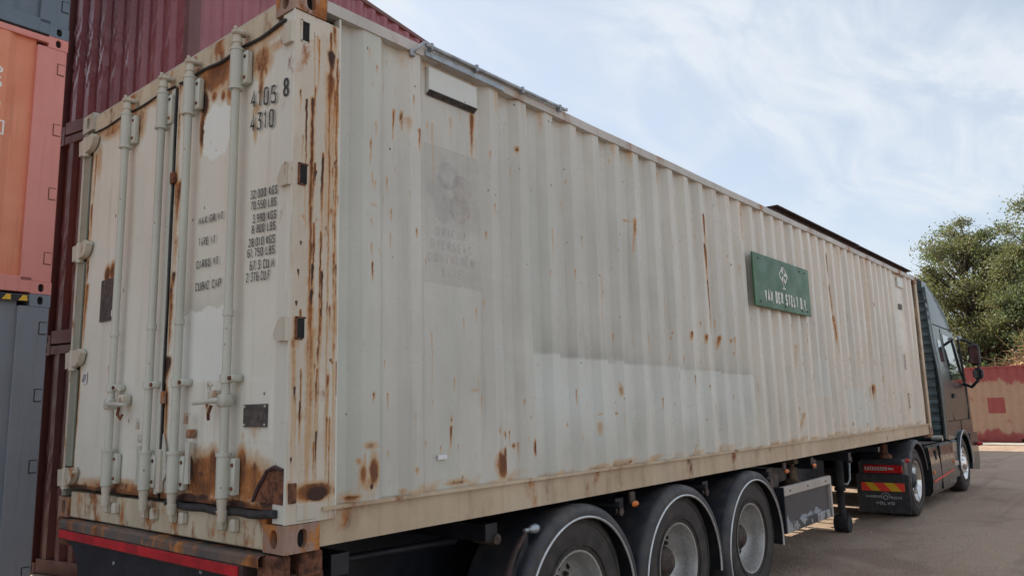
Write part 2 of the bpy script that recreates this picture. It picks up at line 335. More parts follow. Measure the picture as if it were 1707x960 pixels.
def worn_print(name, col, keep=.5, sc=60):
    s = Sh(name); m = s.rng(s.noise(sc, 5, .7), keep-.07, keep+.05)
    tr = s.n('ShaderNodeBsdfTransparent'); mxs = s.n('ShaderNodeMixShader'); s.put(mxs.inputs[0], m)
    s.fin(col, .6); s.t.links.new(tr.outputs[0], mxs.inputs[1]); s.t.links.new(s.b.outputs[0], mxs.inputs[2]); s.t.links.new(mxs.outputs[0], s.out.inputs[0]); return s.m
M['stencil'] = worn_print('black_stencil', (.028, .03, .035), .2, 75)
M['stencilworn'] = worn_print('worn_black_stencil', (.035, .037, .04), .40, 45)
M['white_print'] = worn_print('white_stencil', (.72, .69, .66), .2, 40)
M['faint_print'] = worn_print('faded_stencil', (.34, .27, .27), .52, 30)
def ghost(name, col, lo, hi, sc):
    s = Sh(name); m = s.rng(s.noise(sc, 6, .7), .25, .75, lo, hi)
    tr = s.n('ShaderNodeBsdfTransparent'); mxs = s.n('ShaderNodeMixShader'); s.put(mxs.inputs[0], m)
    s.fin(col, .6); s.t.links.new(tr.outputs[0], mxs.inputs[1]); s.t.links.new(s.b.outputs[0], mxs.inputs[2]); s.t.links.new(mxs.outputs[0], s.out.inputs[0]); return s.m
M['decal'] = ghost('faded_decal_film', (.45, .44, .43), .03, .24, 5)
M['petalblue'] = ghost('faded_petal', (.40, .395, .43), .0, .2, 14)
M['petalred'] = ghost('faded_red_petal', (.42, .345, .35), .0, .26, 14)
M['ghosttext'] = ghost('faded_lettering', (.40, .385, .395), .0, .28, 22)

# ------------------------------------------------------------------ wear attribute painting
def smooth_noise(a, b, sc, seed):
    rng = np.random.default_rng(seed); o = np.zeros_like(a)
    for k in range(5):
        fx, fz, ph = rng.normal(0, sc), rng.normal(0, sc), rng.uniform(0, 6.28); o += np.sin(a*fx+b*fz+ph)
    return o/5
def wear_attr(ob, ua, streaks=(), blobs=(), pits=(), extra=None):
    """ua: 0 when the surface runs along x, 1 when it runs along y"""
    me = ob.data; n = len(me.vertices); co = np.empty(n*3); me.vertices.foreach_get('co', co); co = co.reshape(-1, 3)
    a, z = co[:, ua], co[:, 2]; col = np.zeros((n, 4))
    wob = smooth_noise(a, z, 26, 3)*.006+(smooth_noise(a*.3, z, 60, 4)*.004+smooth_noise(a, z, 90, 6)*.003 if ua == 0 else 0)
    for (x0, z0, x1, z1, w, rr_, dk) in streaks:
        lo, hi = min(z0, z1)-.06, max(z0, z1)+.06; sel = np.where((z > lo) & (z < hi) & (np.abs(a-(x0+x1)/2) < abs(x1-x0)/2+.12+3*w))[0]
        if not len(sel): continue
        A, Z = a[sel]+wob[sel]*.6, z[sel]; L2 = (x1-x0)**2+(z1-z0)**2+1e-9
        t = ((A-x0)*(x1-x0)+(Z-z0)*(z1-z0))/L2; tc = np.clip(t, 0, 1); d = np.hypot(A-(x0+(x1-x0)*tc), (Z-(z0+(z1-z0)*tc)))
        ww = max(w*(1.2 if x0 < 2 else .92 if abs(z1-z0) > .16 else .55), .0075)*(1-.35*tc); v = np.exp(-(d/ww)**2)*(1-.55*tc**1.5)
        col[sel, 0] = np.maximum(col[sel, 0], v*rr_); col[sel, 1] = np.maximum(col[sel, 1], v*dk*(1-.6*tc))
    for (cx, cz, rx, rz, rr_, dk) in blobs:
        d = np.hypot((a-cx)/max(rx, .006), (z-cz)/max(rz, .006)); v = np.clip(1.45-.8*d, 0, 1)
        col[:, 0] = np.maximum(col[:, 0], v*rr_); col[:, 1] = np.maximum(col[:, 1], np.clip(v*dk, 0, 1.2))
    for (cx, cz, rx, k) in pits:
        d = np.hypot(a-cx, z-cz)/max(rx*.62, .005); v = np.clip(1.5-d, 0, 1); col[:, 1] = np.maximum(col[:, 1], v*.85)
    if extra: extra(a, z, col)
    at = me.color_attributes.new('wear', 'FLOAT_COLOR', 'POINT'); at.data.foreach_set('color', col.ravel())
def grid(us, vs, fn):
    """quad sheet over us x vs; fn(u, v) -> xyz"""
    U, V = np.meshgrid(us, vs); P = np.array(fn(U, V)).reshape(3, -1).T; nu, nv = len(us), len(vs)
    i = np.arange(nu-1)[None, :]+np.arange(nv-1)[:, None]*nu; i = i.ravel()
    F = np.stack([i, i+1, i+1+nu, i+nu], 1)
    return P, F
def sheet(name, us, vs, fn, mt, parent, smooth=25):
    P, F = grid(us, vs, fn); me = bpy.data.meshes.new(name); me.from_pydata(P.tolist(), [], F.tolist()); me.materials.append(mt)
    me.polygons.foreach_set('use_smooth', [True]*len(me.polygons)); me.set_sharp_from_angle(angle=R(smooth))
    return link(name, me, parent)
def corr(x0, x1, period=.278, crest=.07, slope=.068, depth=.036, first=None):
    """corrugation break points (x, depth behind the outer crest) between x0 and x1; crests end at first + k*period"""
    pts = [(x0, depth)]; e = first if first is not None else x0+.206+crest
    while e+.02 < x1:
        s = e-crest-slope
        if s > x0+.005: pts += [(s, depth), (e-crest, 0)]
        else: pts += [(max(x0+.001, e-crest), 0)]
        pts += [(e, 0)]
        if e+slope < x1: pts.append((e+slope, depth))
        e += period
    pts.append((x1, depth if pts[-1][1] > 0 else 0)); return pts
def casting(name, cx, cy, cz, sx, sy, sz, mt, parent, holes='xy', L=.178, Wd=.162, H=.118):
    """corner casting: outer corner at (cx,cy,cz); sx,sy,sz say which way the block extends. Oval openings in end and side."""
    m = MB(); mk = []; N = 20
    def P(a, b, c): return (cx+sx*a, cy+sy*b, cz+sz*c)
    def face(plane, wa):
        # rectangle with an oval hole in the end (plane x) or side (plane y) face
        ca, cc = wa*.5, H*.5; ra, rc = (.026 if wa < .17 else .0255), .0395
        T = (lambda a, c, d: P(d, a, c)) if plane == 'x' else (lambda a, c, d: P(a, d, c))
        o = []; q = []; iq = []; snap = {}
        for sx_ in (-1, 1):
            for sz_ in (-1, 1):
                ta = math.atan2(sz_*cc, sx_*ca) % (2*math.pi); snap[min(range(N), key=lambda k: abs((2*math.pi*(k+.5)/N-ta+math.pi) % (2*math.pi)-math.pi))] = (sx_*ca, sz_*cc)
        for k in range(N):
            t = 2*math.pi*(k+.5)/N; dx, dz = math.cos(t), math.sin(t); e = max(abs(dx)/ca, abs(dz)/cc)
            ox, oz = dx/e, dz/e
            if k in snap: ox, oz = snap[k]
            o.append(T(ca+ox, cc+oz, 0)); ex = (abs(dx)**.8)*math.copysign(1, dx); ez = (abs(dz)**.8)*math.copysign(1, dz)
            q.append(T(ca+ra*ex, cc+rc*ez, 0)); iq.append(T(ca+ra*ex, cc+rc*ez, .03))
        m.raw(o+q+iq, [(k, (k+1) % N, N+(k+1) % N, N+k) for k in range(N)]+[(N+k, N+(k+1) % N, 2*N+(k+1) % N, 2*N+k) for k in range(N)])
        mk.append(iq)
    face('x', Wd) if 'x' in holes else m.raw([P(0, 0, 0), P(0, Wd, 0), P(0, Wd, H), P(0, 0, H)], [(0, 1, 2, 3)])
    face('y', L) if 'y' in holes else m.raw([P(0, 0, 0), P(L, 0, 0), P(L, 0, H), P(0, 0, H)], [(0, 1, 2, 3)])
    m.raw([P(a, b, c) for a in (0, L) for b in (0, Wd) for c in (0, H)], [(0, 4, 6, 2), (1, 3, 7, 5), (4, 5, 7, 6), (2, 6, 7, 3)])
    o = m.build(name, mt, parent, fix=False)
    for iq in mk: MB().raw(iq, [tuple(range(N))]).build('opening', M['hole'], o, fix=False)
    return o

S_SIDE=[(0.457,1.944,0.459,1.813,0.006,0.8,0.5),(0.493,2.045,0.491,1.96,0.005,0.6,0.3),(0.472,1.78,0.475,1.67,0.005,0.6,0.2),(0.489,1.738,0.489,1.678,0.005,0.6,0.4),(0.604,1.786,0.607,1.707,0.006,0.8,0.5),(0.579,1.678,0.581,1.627,0.005,0.6,0.4),(0.634,1.623,0.635,1.558,0.006,0.8,0.4),(0.467,1.533,0.469,1.496,0.004,0.6,0.4),(0.546,1.479,0.546,1.447,0.005,0.6,0.3),(0.468,1.406,0.468,1.328,0.006,0.8,0.5),(0.515,1.393,0.527,1.314,0.005,0.6,0.3),(0.545,1.325,0.545,1.294,0.005,0.6,0.3),(0.471,1.315,0.473,1.214,0.007,0.9,0.6),(0.771,1.531,0.772,1.482,0.006,0.8,0.5),(0.799,2.091,0.801,1.967,0.008,0.95,0.5),(1.643,2.2,1.642,2.171,0.012,0.9,0.3),(1.745,1.651,1.743,1.597,0.009,0.6,0.2),(1.264,2.316,1.258,2.076,0.02,0.95,0.1),(1.084,2.243,1.081,2.095,0.017,0.42,0.0),(0.725,2.13,0.725,2.051,0.023,0.45,0.0),(0.469,1.615,0.532,1.598,0.009,0.45,0.05),(0.895,2.173,0.897,2.077,0.011,0.4,0.0),(0.276,1.985,0.286,1.185,0.005,0.6,0.2),(0.497,2.354,0.497,2.307,0.005,0.7,0.4),(0.603,2.427,0.603,2.394,0.004,0.7,0.5),(0.893,2.493,0.893,2.323,0.007,0.6,0.5),(0.731,2.53,0.734,2.445,0.014,0.4,0.0),(0.747,2.611,0.748,2.242,0.011,0.35,0.0),(1.784,2.537,1.784,2.37,0.016,0.55,0.0),(1.645,2.198,1.644,2.177,0.013,0.95,0.4),(1.533,2.479,1.533,2.437,0.006,0.7,0.7),(2.945,2.475,2.934,2.413,0.016,0.7,0.4),(3.506,2.467,3.496,2.374,0.018,0.75,0.2),(1.505,2.529,1.496,2.209,0.008,0.35,0.0),(2.351,2.533,2.33,2.193,0.009,0.4,0.1),(2.659,2.47,2.652,2.265,0.009,0.5,0.1),(3.086,2.536,3.102,2.453,0.033,0.4,0.0),(2.87,1.97,2.83,1.435,0.011,0.65,0.15),(2.584,2.112,2.578,0.9,0.011,0.55,0.1),(2.596,1.182,2.576,0.9,0.013,0.75,0.5),(2.3,1.352,2.306,1.161,0.007,0.5,0.0),(2.881,1.47,2.871,0.909,0.011,0.45,0.0),(2.927,1.972,3.1,1.96,0.012,0.7,0.3),(3.044,1.985,3.015,1.684,0.015,0.75,0.2),(3.051,1.908,3.083,1.847,0.015,0.6,0.1),(3.709,2.223,3.701,1.964,0.021,0.85,0.3),(4.215,2.231,4.217,2.195,0.036,1.0,1.0),(4.22,2.21,4.224,1.939,0.028,1.0,0.35),(4.207,1.954,4.208,1.91,0.044,1.0,1.0),(4.215,1.928,4.227,1.635,0.036,1.0,0.5),(4.224,1.638,4.226,1.599,0.036,1.0,1.0),(4.233,1.618,4.239,1.178,0.028,1.0,0.4),(3.882,1.166,3.87,1.107,0.033,0.95,0.4),(4.154,1.156,4.141,1.086,0.035,0.95,0.3),(4.419,1.158,4.395,1.054,0.037,0.95,0.3),(3.572,1.152,3.57,1.136,0.02,0.8,0.3),(4.685,1.145,4.68,1.116,0.026,0.8,0.3),(3.54,0.962,3.533,0.906,0.023,0.7,0.2),(3.784,0.963,3.777,0.905,0.028,0.7,0.2),(4.082,0.939,4.084,0.905,0.023,0.6,0.2),(4.541,2.525,4.541,2.381,0.039,0.7,0.0),(5.116,2.542,5.059,2.16,0.089,0.75,0.1),(4.028,1.63,3.982,1.079,0.015,0.45,0.0),(3.225,1.119,3.219,0.92,0.015,0.4,0.1),(2.716,1.09,2.715,1.018,0.011,0.6,0.2),(2.986,1.091,2.977,0.942,0.012,0.5,0.1),(4.268,2.529,4.258,2.457,0.058,0.5,0.1),(4.849,2.519,4.858,2.383,0.047,0.4,0.0),(7.567,2.327,7.588,1.947,0.043,1.0,0.7),(7.586,1.938,7.6,1.534,0.061,1.0,0.9),(7.606,1.527,7.629,1.1,0.052,1.0,0.5),(9.28,2.515,9.175,1.191,0.16,0.5,0.0),(8.435,1.688,8.423,1.652,0.049,0.8,0.3),(9.487,1.898,9.473,1.859,0.069,0.8,0.2),(9.257,1.087,9.25,1.035,0.078,0.9,0.2),(9.527,1.064,9.515,1.032,0.057,0.8,0.2),(8.1,1.089,8.085,1.038,0.056,0.7,0.1),(7.227,1.065,7.218,1.034,0.04,0.7,0.1),(8.665,1.063,8.659,1.043,0.04,0.8,0.3),(9.125,0.742,9.108,0.571,0.054,0.8,0.2),(8.911,0.735,8.887,0.543,0.042,0.6,0.1),(8.632,0.274,8.613,0.217,0.04,0.8,0.3),(8.048,0.297,8.036,0.26,0.036,0.7,0.2),(7.327,2.501,7.325,2.307,0.042,0.6,0.1),(8.092,2.502,8.06,2.234,0.076,0.4,0.0),(6.828,0.342,6.82,0.257,0.037,0.6,0.1),(10.096,2.897,10.082,2.793,0.051,0.5,0.0),(7.643,0.357,7.644,0.304,0.025,0.5,0.0),(7.057,2.513,7.041,2.294,0.048,0.5,0.0),(7.662,2.524,7.684,2.357,0.044,0.6,0.1),(0.486,0.675,0.487,0.642,0.005,0.8,0.5),(0.614,0.389,0.614,0.35,0.006,0.7,0.2),(0.767,0.29,0.768,0.272,0.014,0.75,0.2),(1.059,0.541,1.06,0.515,0.009,0.9,0.5),(1.056,0.488,1.054,0.376,0.009,0.95,0.4),(1.307,0.661,1.304,0.549,0.004,0.6,0.3),(0.43,0.388,0.433,0.221,0.003,0.6,0.3),(0.698,0.187,0.699,0.178,0.018,0.7,0.1),(0.838,0.198,0.84,0.187,0.014,0.8,0.3),(1.459,0.439,1.459,0.41,0.017,0.75,0.2),(1.41,0.465,1.412,0.441,0.011,0.7,0.4),(0.401,0.361,0.402,0.338,0.011,0.8,0.1),(1.275,0.215,1.275,0.205,0.012,0.5,0.0),(0.62,0.245,0.621,0.236,0.006,0.7,0.5),(1.14,0.223,1.14,0.173,0.006,0.8,0.7),(0.283,0.33,0.285,0.274,0.004,0.7,0.3),(2.457,0.537,2.488,0.53,0.012,0.85,0.3),(2.702,0.531,2.734,0.523,0.013,0.85,0.3),(2.738,0.754,2.761,0.596,0.007,0.5,0.2),(3.24,0.623,3.243,0.567,0.009,0.5,0.2),(3.523,0.437,3.523,0.423,0.016,0.6,0.2),(3.563,0.596,3.551,0.519,0.008,0.5,0.1),(6.372,0.451,6.279,0.187,0.019,0.7,0.2),(6.014,0.294,6.003,0.187,0.018,0.7,0.2),(6.844,0.345,6.826,0.182,0.021,0.7,0.2),(4.315,0.278,4.307,0.229,0.015,0.8,0.2),(3.856,0.256,3.85,0.21,0.013,0.8,0.2),(5.444,0.193,5.447,0.176,0.038,0.8,0.3),(5.676,0.189,5.673,0.177,0.039,0.7,0.2),(6.006,0.198,6.003,0.183,0.056,0.8,0.3),(6.275,0.2,6.269,0.178,0.059,0.8,0.3),(6.533,0.198,6.536,0.179,0.047,0.8,0.3),(6.834,0.198,6.849,0.178,0.049,0.8,0.3),(7.115,0.189,7.111,0.175,0.043,0.7,0.2),(7.633,1.35,7.636,1.078,0.029,0.75,0.3),(7.224,1.072,7.226,1.047,0.031,0.7,0.4),(4.112,0.452,4.112,0.437,0.019,0.7,0.2),(3.518,0.43,3.519,0.42,0.016,0.7,0.2),(5.505,0.493,5.509,0.481,0.019,0.7,0.3),(6.347,1.17,6.315,0.874,0.038,0.35,0.0)]
B_SIDE=[(0.489,0.309,0.026,0.064,0.95,0.1),(0.423,0.296,0.019,0.052,0.75,0.05),(0.457,0.253,0.046,0.029,0.6,0.0),(0.468,0.427,0.038,0.016,0.6,0.05),(0.474,0.234,0.01,0.009,1.0,1.2),(1.095,0.2,0.083,0.012,0.7,0.1),(1.427,0.265,0.042,0.066,0.95,0.1),(1.455,0.336,0.015,0.028,0.95,0.1),(1.403,0.315,0.013,0.028,0.8,0.1),(0.373,0.192,0.036,0.01,0.9,0.6),(1.247,0.687,0.037,0.007,0.45,0.0),(1.733,0.347,0.017,0.044,0.95,0.15),(1.579,0.367,0.016,0.014,0.8,0.1),(1.463,0.433,0.016,0.016,0.7,0.3),(1.743,0.647,0.01,0.011,0.85,0.5),(1.692,0.523,0.008,0.009,0.7,0.6),(2.749,0.693,0.013,0.04,0.65,0.2),(2.465,0.436,0.014,0.046,0.5,0.1),(2.804,0.192,0.027,0.01,0.8,0.3),(2.629,0.192,0.013,0.007,0.7,0.2),(2.12,0.472,0.011,0.014,0.6,0.3)]
PITS=[(0.423,1.737,0.014,0.0),(0.554,1.733,0.009,0.0),(0.316,1.625,0.007,0.0),(0.298,1.233,0.006,0.0),(0.956,2.165,0.008,0.0),(1.363,1.873,0.009,0.0),(1.418,1.852,0.011,0.0),(1.202,1.452,0.009,0.0),(1.194,1.796,0.007,0.0),(1.848,1.638,0.011,0.0),(0.662,1.856,0.006,0.0),(0.626,1.948,0.011,0.0),(1.339,2.222,0.008,0.0),(1.393,2.076,0.008,0.0),(1.694,1.376,0.009,0.0),(1.981,2.032,0.01,0.0),(0.638,1.746,0.006,0.0),(0.543,1.68,0.006,0.0),(0.468,1.945,0.009,0.0),(1.118,1.635,0.007,0.0),(1.395,1.478,0.008,0.0),(1.975,2.467,0.016,0.0),(0.436,2.431,0.008,0.0),(0.611,2.463,0.01,0.0),(0.642,2.414,0.009,0.0),(0.53,2.256,0.005,0.0),(0.559,2.257,0.007,0.0),(0.393,2.244,0.005,0.0),(0.768,2.33,0.007,0.0),(0.426,2.484,0.006,0.0),(0.353,2.225,0.004,0.0),(0.323,2.26,0.004,0.0),(0.62,2.366,0.004,0.0),(0.886,2.488,0.01,0.0),(1.503,2.338,0.007,0.0),(1.597,2.131,0.007,0.0),(1.466,2.072,0.007,0.0),(2.134,2.299,0.009,0.0),(2.044,2.21,0.008,0.0),(2.099,2.219,0.009,0.0),(2.458,2.364,0.008,0.0),(1.638,2.489,0.01,0.0),(2.008,2.521,0.017,0.0),(2.011,2.47,0.012,0.0),(2.03,2.385,0.01,0.0),(2.149,2.143,0.01,0.0),(2.176,2.188,0.008,0.0),(1.658,2.072,0.006,0.0),(2.053,2.361,0.007,0.0),(3.029,2.08,0.021,0.0),(2.438,1.998,0.013,0.0),(2.511,1.49,0.015,0.0),(2.48,1.915,0.01,0.0),(4.74,1.852,0.031,0.0),(3.783,2.254,0.015,0.0),(4.477,1.8,0.017,0.0),(5.049,1.6,0.019,0.0),(4.446,2.363,0.021,0.0),(2.945,2.273,0.015,0.0),(2.892,2.215,0.012,0.0),(2.454,1.742,0.01,0.0),(2.489,1.699,0.01,0.0),(2.262,1.763,0.01,0.0),(2.184,1.64,0.009,0.0),(2.802,1.829,0.011,0.0),(2.778,1.712,0.014,0.0),(2.745,1.236,0.011,0.0),(3.436,2.137,0.013,0.0),(2.244,0.869,0.012,0.0),(2.477,1.705,0.01,0.0),(2.799,2.118,0.011,0.0)]
S_POST=[(0.21,2.308,0.214,2.191,0.025,1.0,1.1),(0.207,2.188,0.2,1.976,0.027,0.95,0.1),(0.229,2.457,0.231,2.32,0.017,0.8,0.1),(0.272,1.961,0.276,1.748,0.008,0.75,0.3),(0.181,1.883,0.184,1.762,0.005,0.7,0.2),(0.224,1.736,0.228,1.663,0.006,0.8,0.2),(0.245,2.016,0.246,1.989,0.005,0.8,0.3),(0.227,1.975,0.227,1.962,0.006,0.8,0.3),(0.037,2.076,0.039,1.965,0.006,0.7,0.5),(0.054,1.858,0.047,1.729,0.006,0.6,0.4),(0.058,2.329,0.098,2.339,0.01,0.6,0.1),(0.266,1.658,0.269,1.572,0.006,0.7,0.2),(0.107,2.347,0.116,2.145,0.014,0.35,0.0),(0.294,2.389,0.293,2.003,0.006,0.4,0.0),(0.105,1.525,0.106,1.333,0.007,1.0,0.4),(0.106,1.349,0.108,1.231,0.011,0.95,0.3),(0.119,1.252,0.116,1.099,0.009,1.0,0.95),(0.114,1.13,0.112,1.021,0.012,1.0,0.7),(0.111,1.052,0.11,0.822,0.015,0.9,0.15),(0.236,1.324,0.236,1.234,0.006,0.9,0.4),(0.269,1.242,0.268,1.173,0.006,0.85,0.4),(0.217,1.072,0.217,0.977,0.007,0.9,0.3),(0.162,1.237,0.161,1.134,0.007,0.7,0.1),(0.161,1.134,0.169,1.056,0.003,0.9,0.5),(0.169,1.056,0.158,0.823,0.003,0.9,0.5),(0.049,1.352,0.051,1.325,0.004,0.6,0.9),(0.045,1.223,0.046,1.173,0.006,0.7,0.8),(0.036,1.076,0.038,1.042,0.009,0.6,0.8),(0.057,1.48,0.084,1.437,0.004,0.7,0.3),(0.219,1.538,0.22,1.505,0.009,0.9,0.3),(0.234,1.516,0.233,1.319,0.004,0.6,0.1),(0.262,1.605,0.263,1.555,0.009,0.9,0.2),(0.02,0.908,0.018,0.819,0.007,0.7,0.2),(0.041,0.913,0.051,0.865,0.016,0.5,0.0),(0.243,0.896,0.242,0.826,0.008,0.7,0.2),(0.15,1.38,0.152,1.324,0.006,0.5,0.1),(0.155,0.878,0.155,0.782,0.009,0.9,0.3),(0.152,0.782,0.143,0.657,0.005,0.9,0.3),(0.145,0.719,0.144,0.44,0.003,0.8,0.4),(0.141,0.456,0.137,0.27,0.006,0.9,0.3),(0.212,0.748,0.211,0.672,0.012,0.8,0.2),(0.213,0.68,0.208,0.531,0.008,0.7,0.1),(0.208,0.562,0.206,0.264,0.006,0.8,0.2),(0.261,0.817,0.259,0.256,0.005,0.85,0.3),(0.121,0.649,0.12,0.583,0.008,0.7,0.2),(0.103,0.875,0.098,0.734,0.022,0.6,0.0),(0.137,0.798,0.135,0.758,0.007,0.9,0.2),(0.064,0.573,0.064,0.55,0.022,0.6,0.2),(0.228,0.824,0.248,0.807,0.008,1.0,0.6),(0.032,0.699,0.034,0.604,0.007,0.55,0.8),(0.023,0.395,0.024,0.358,0.005,0.5,0.8),(0.021,0.864,0.021,0.703,0.006,0.5,0.1),(0.261,0.248,0.263,0.193,0.01,0.8,0.2),(0.016,0.285,0.019,0.212,0.014,0.7,0.2)]
S_DOOR=[(2.215,2.279,2.235,1.896,0.025,0.75,0.3),(2.242,1.944,2.233,1.666,0.022,0.8,0.4),(2.249,1.588,2.254,1.441,0.033,0.85,0.3),(1.103,2.248,1.101,1.863,0.014,0.7,0.6),(1.075,1.837,1.094,1.566,0.028,0.9,0.5),(1.09,1.526,1.092,1.334,0.028,0.6,0.2),(1.022,1.748,1.027,1.651,0.016,0.7,0.5),(1.879,1.813,1.877,1.774,0.013,0.3,0.8),(2.176,2.007,2.167,1.982,0.011,0.4,0.7),(2.242,1.54,2.252,1.428,0.025,0.95,0.6),(2.236,1.414,2.255,1.005,0.027,0.9,0.2),(2.302,0.876,2.298,0.507,0.025,0.7,0.2),(1.089,1.341,1.099,1.238,0.018,0.9,0.9),(1.1,1.171,1.108,0.984,0.02,0.85,0.6),(1.107,0.873,1.123,0.753,0.031,0.9,1.0),(1.138,0.745,1.121,0.507,0.025,0.95,0.4),(1.855,0.885,1.852,0.833,0.01,0.7,0.2),(1.112,1.23,1.114,1.154,0.028,0.7,0.2),(0.022,0.499,0.02,0.355,0.009,0.6,0.5),(0.693,0.642,0.694,0.609,0.019,0.8,0.6),(0.251,0.53,0.256,0.454,0.049,0.35,0.0),(0.358,0.498,0.35,0.417,0.014,0.35,0.1)]
B_DOOR=[(0.286,2.306,0.081,0.079,0.7,0.0),(0.29,2.203,0.021,0.094,0.72,0.05),(0.397,2.353,0.037,0.049,0.7,0.0),(0.716,2.369,0.172,0.091,0.85,0.05),(0.831,2.234,0.034,0.069,1.0,0.75),(0.852,2.094,0.021,0.102,0.95,0.6),(0.739,2.253,0.029,0.028,0.8,0.2),(0.647,2.231,0.02,0.028,0.8,0.2),(0.579,2.238,0.035,0.066,0.8,0.1),(0.192,2.337,0.102,0.026,0.5,0.0),(0.331,1.958,0.018,0.062,0.5,0.0),(0.328,2.064,0.036,0.026,0.55,0.0),(1.043,2.436,0.046,0.239,0.55,0.1),(0.248,2.242,0.014,0.026,0.75,0.15),(1.992,2.388,0.156,0.042,0.62,0.0),(1.839,2.371,0.046,0.07,0.7,0.0),(1.597,2.34,0.071,0.102,0.6,0.0),(2.168,2.233,0.039,0.109,0.5,0.0),(1.871,1.467,0.04,0.049,1.0,0.45),(1.949,1.455,0.035,0.05,1.0,0.5),(1.876,1.408,0.02,0.022,0.9,0.1),(0.897,0.29,0.081,0.087,0.75,0.0),(0.773,0.263,0.094,0.077,0.9,0.05),(0.672,0.267,0.068,0.083,0.85,0.05),(0.63,0.322,0.024,0.038,0.9,0.1),(0.827,0.332,0.023,0.059,1.0,0.9),(0.722,0.308,0.028,0.017,1.0,0.6),(0.839,0.186,0.095,0.022,1.0,1.0),(0.698,0.198,0.053,0.015,1.0,0.8),(0.958,0.224,0.042,0.071,0.6,0.0),(1.144,0.347,0.025,0.074,0.7,0.3),(1.128,0.183,0.053,0.016,0.6,0.4),(0.364,0.3,0.059,0.066,0.85,0.0),(0.28,0.295,0.097,0.061,0.8,0.0),(0.366,0.345,0.014,0.022,0.9,0.1),(0.258,0.348,0.016,0.019,0.9,0.1),(0.113,0.293,0.091,0.03,0.7,0.0),(0.073,0.252,0.082,0.046,1.0,1.15),(0.148,0.219,0.062,0.034,1.0,1.1),(0.391,0.184,0.084,0.016,1.0,0.9),(0.182,0.264,0.062,0.051,0.7,0.1),(0.039,0.338,0.012,0.067,0.6,0.2),(2.141,0.174,0.118,0.021,0.9,0.9),(1.974,0.158,0.09,0.017,0.8,0.5),(1.667,0.164,0.062,0.026,0.85,0.5),(1.562,0.152,0.048,0.014,0.8,0.5),(2.299,0.476,0.015,0.118,0.6,0.1),(1.25,0.227,0.026,0.066,0.7,0.1)]
DOOR_TEXT=[('4105', 0.362, 2.073, 0.14, 2.041, 0.092), ('8', 0.083, 2.053, 0.039, 2.047, 0.09), ('4310', 0.361, 1.951, 0.155, 1.926, 0.091), ('32.000 KGS', 0.34, 1.608, 0.112, 1.592, 0.042), ('70.550 LBS', 0.335, 1.552, 0.119, 1.536, 0.042), ('3.990 KGS', 0.316, 1.485, 0.119, 1.475, 0.042), ('8 800 LBS', 0.321, 1.435, 0.122, 1.423, 0.041), ('28.010 KGS', 0.345, 1.373, 0.124, 1.361, 0.041), ('61.750 LBS', 0.352, 1.323, 0.124, 1.311, 0.041), ('67.3 CU.M', 0.329, 1.259, 0.127, 1.248, 0.044), ('2 376 CU.F', 0.356, 1.205, 0.156, 1.196, 0.044), ('MAX.GR.WT.', 0.832, 1.569, 0.57, 1.557, 0.039), ('TARE WT', 0.823, 1.453, 0.654, 1.444, 0.042), ('CARGO WT.', 0.836, 1.335, 0.604, 1.33, 0.042), ('CUBIC CAP', 0.839, 1.218, 0.587, 1.214, 0.044)]


# ------------------------------------------------------------------ the weathered white container
L, WD, H = 12.192, 2.438, 2.591
box = thing('shipping_container', 'long weathered off-white corrugated container with rust stains on the truck trailer', 'container', (0, 0, ZB))
# right side wall
E1 = 1.46
DP = .043
pr = [(.262, DP), (.355, DP), (.41, 0), (.524, 0), (.580, DP), (.678, DP), (.733, 0), (.806, 0), (.862, DP), (1.325, DP), (1.380, 0), (E1, 0)]
k = E1
while k+.278 < 10.75: pr += [(k+.055, DP), (k+.143, DP), (k+.198, 0), (k+.278, 0)]; k += .278
pr += [(k+.055, DP), (11.43, DP), (11.485, 0), (11.56, 0), (11.615, DP), (11.70, DP), (11.755, 0), (11.84, 0), (11.895, DP), (11.96, DP)]
PX, PY = np.array([p[0] for p in pr]), np.array([p[1] for p in pr])
us = np.unique(np.round(np.concatenate([PX, np.arange(.262, 2.6, .0075), np.arange(2.6, 5.5, .0125), np.arange(5.5, 11.96, .022)]), 4))
us = us[np.concatenate([[True], np.diff(us) > .0015])]
vs = np.concatenate([np.arange(.168, .45, .014), np.arange(.45, 2.53, .02), [2.53]])
def side_fn(U, V):
    y = np.interp(U, PX, PY)+.006
    y = y+smooth_noise(U, V, 2.6, 11)*.006+smooth_noise(U, V, 7, 12)*.0028+smooth_noise(U, V*.4, 30, 5)*.0006
    flat = (U > .862) & (U < 1.325); y = np.where(flat, DP+.006+(y-DP-.006)*.15, y)
    return U, y, V
wall = sheet('side_panel', us, vs, side_fn, M['white'], box, 22)
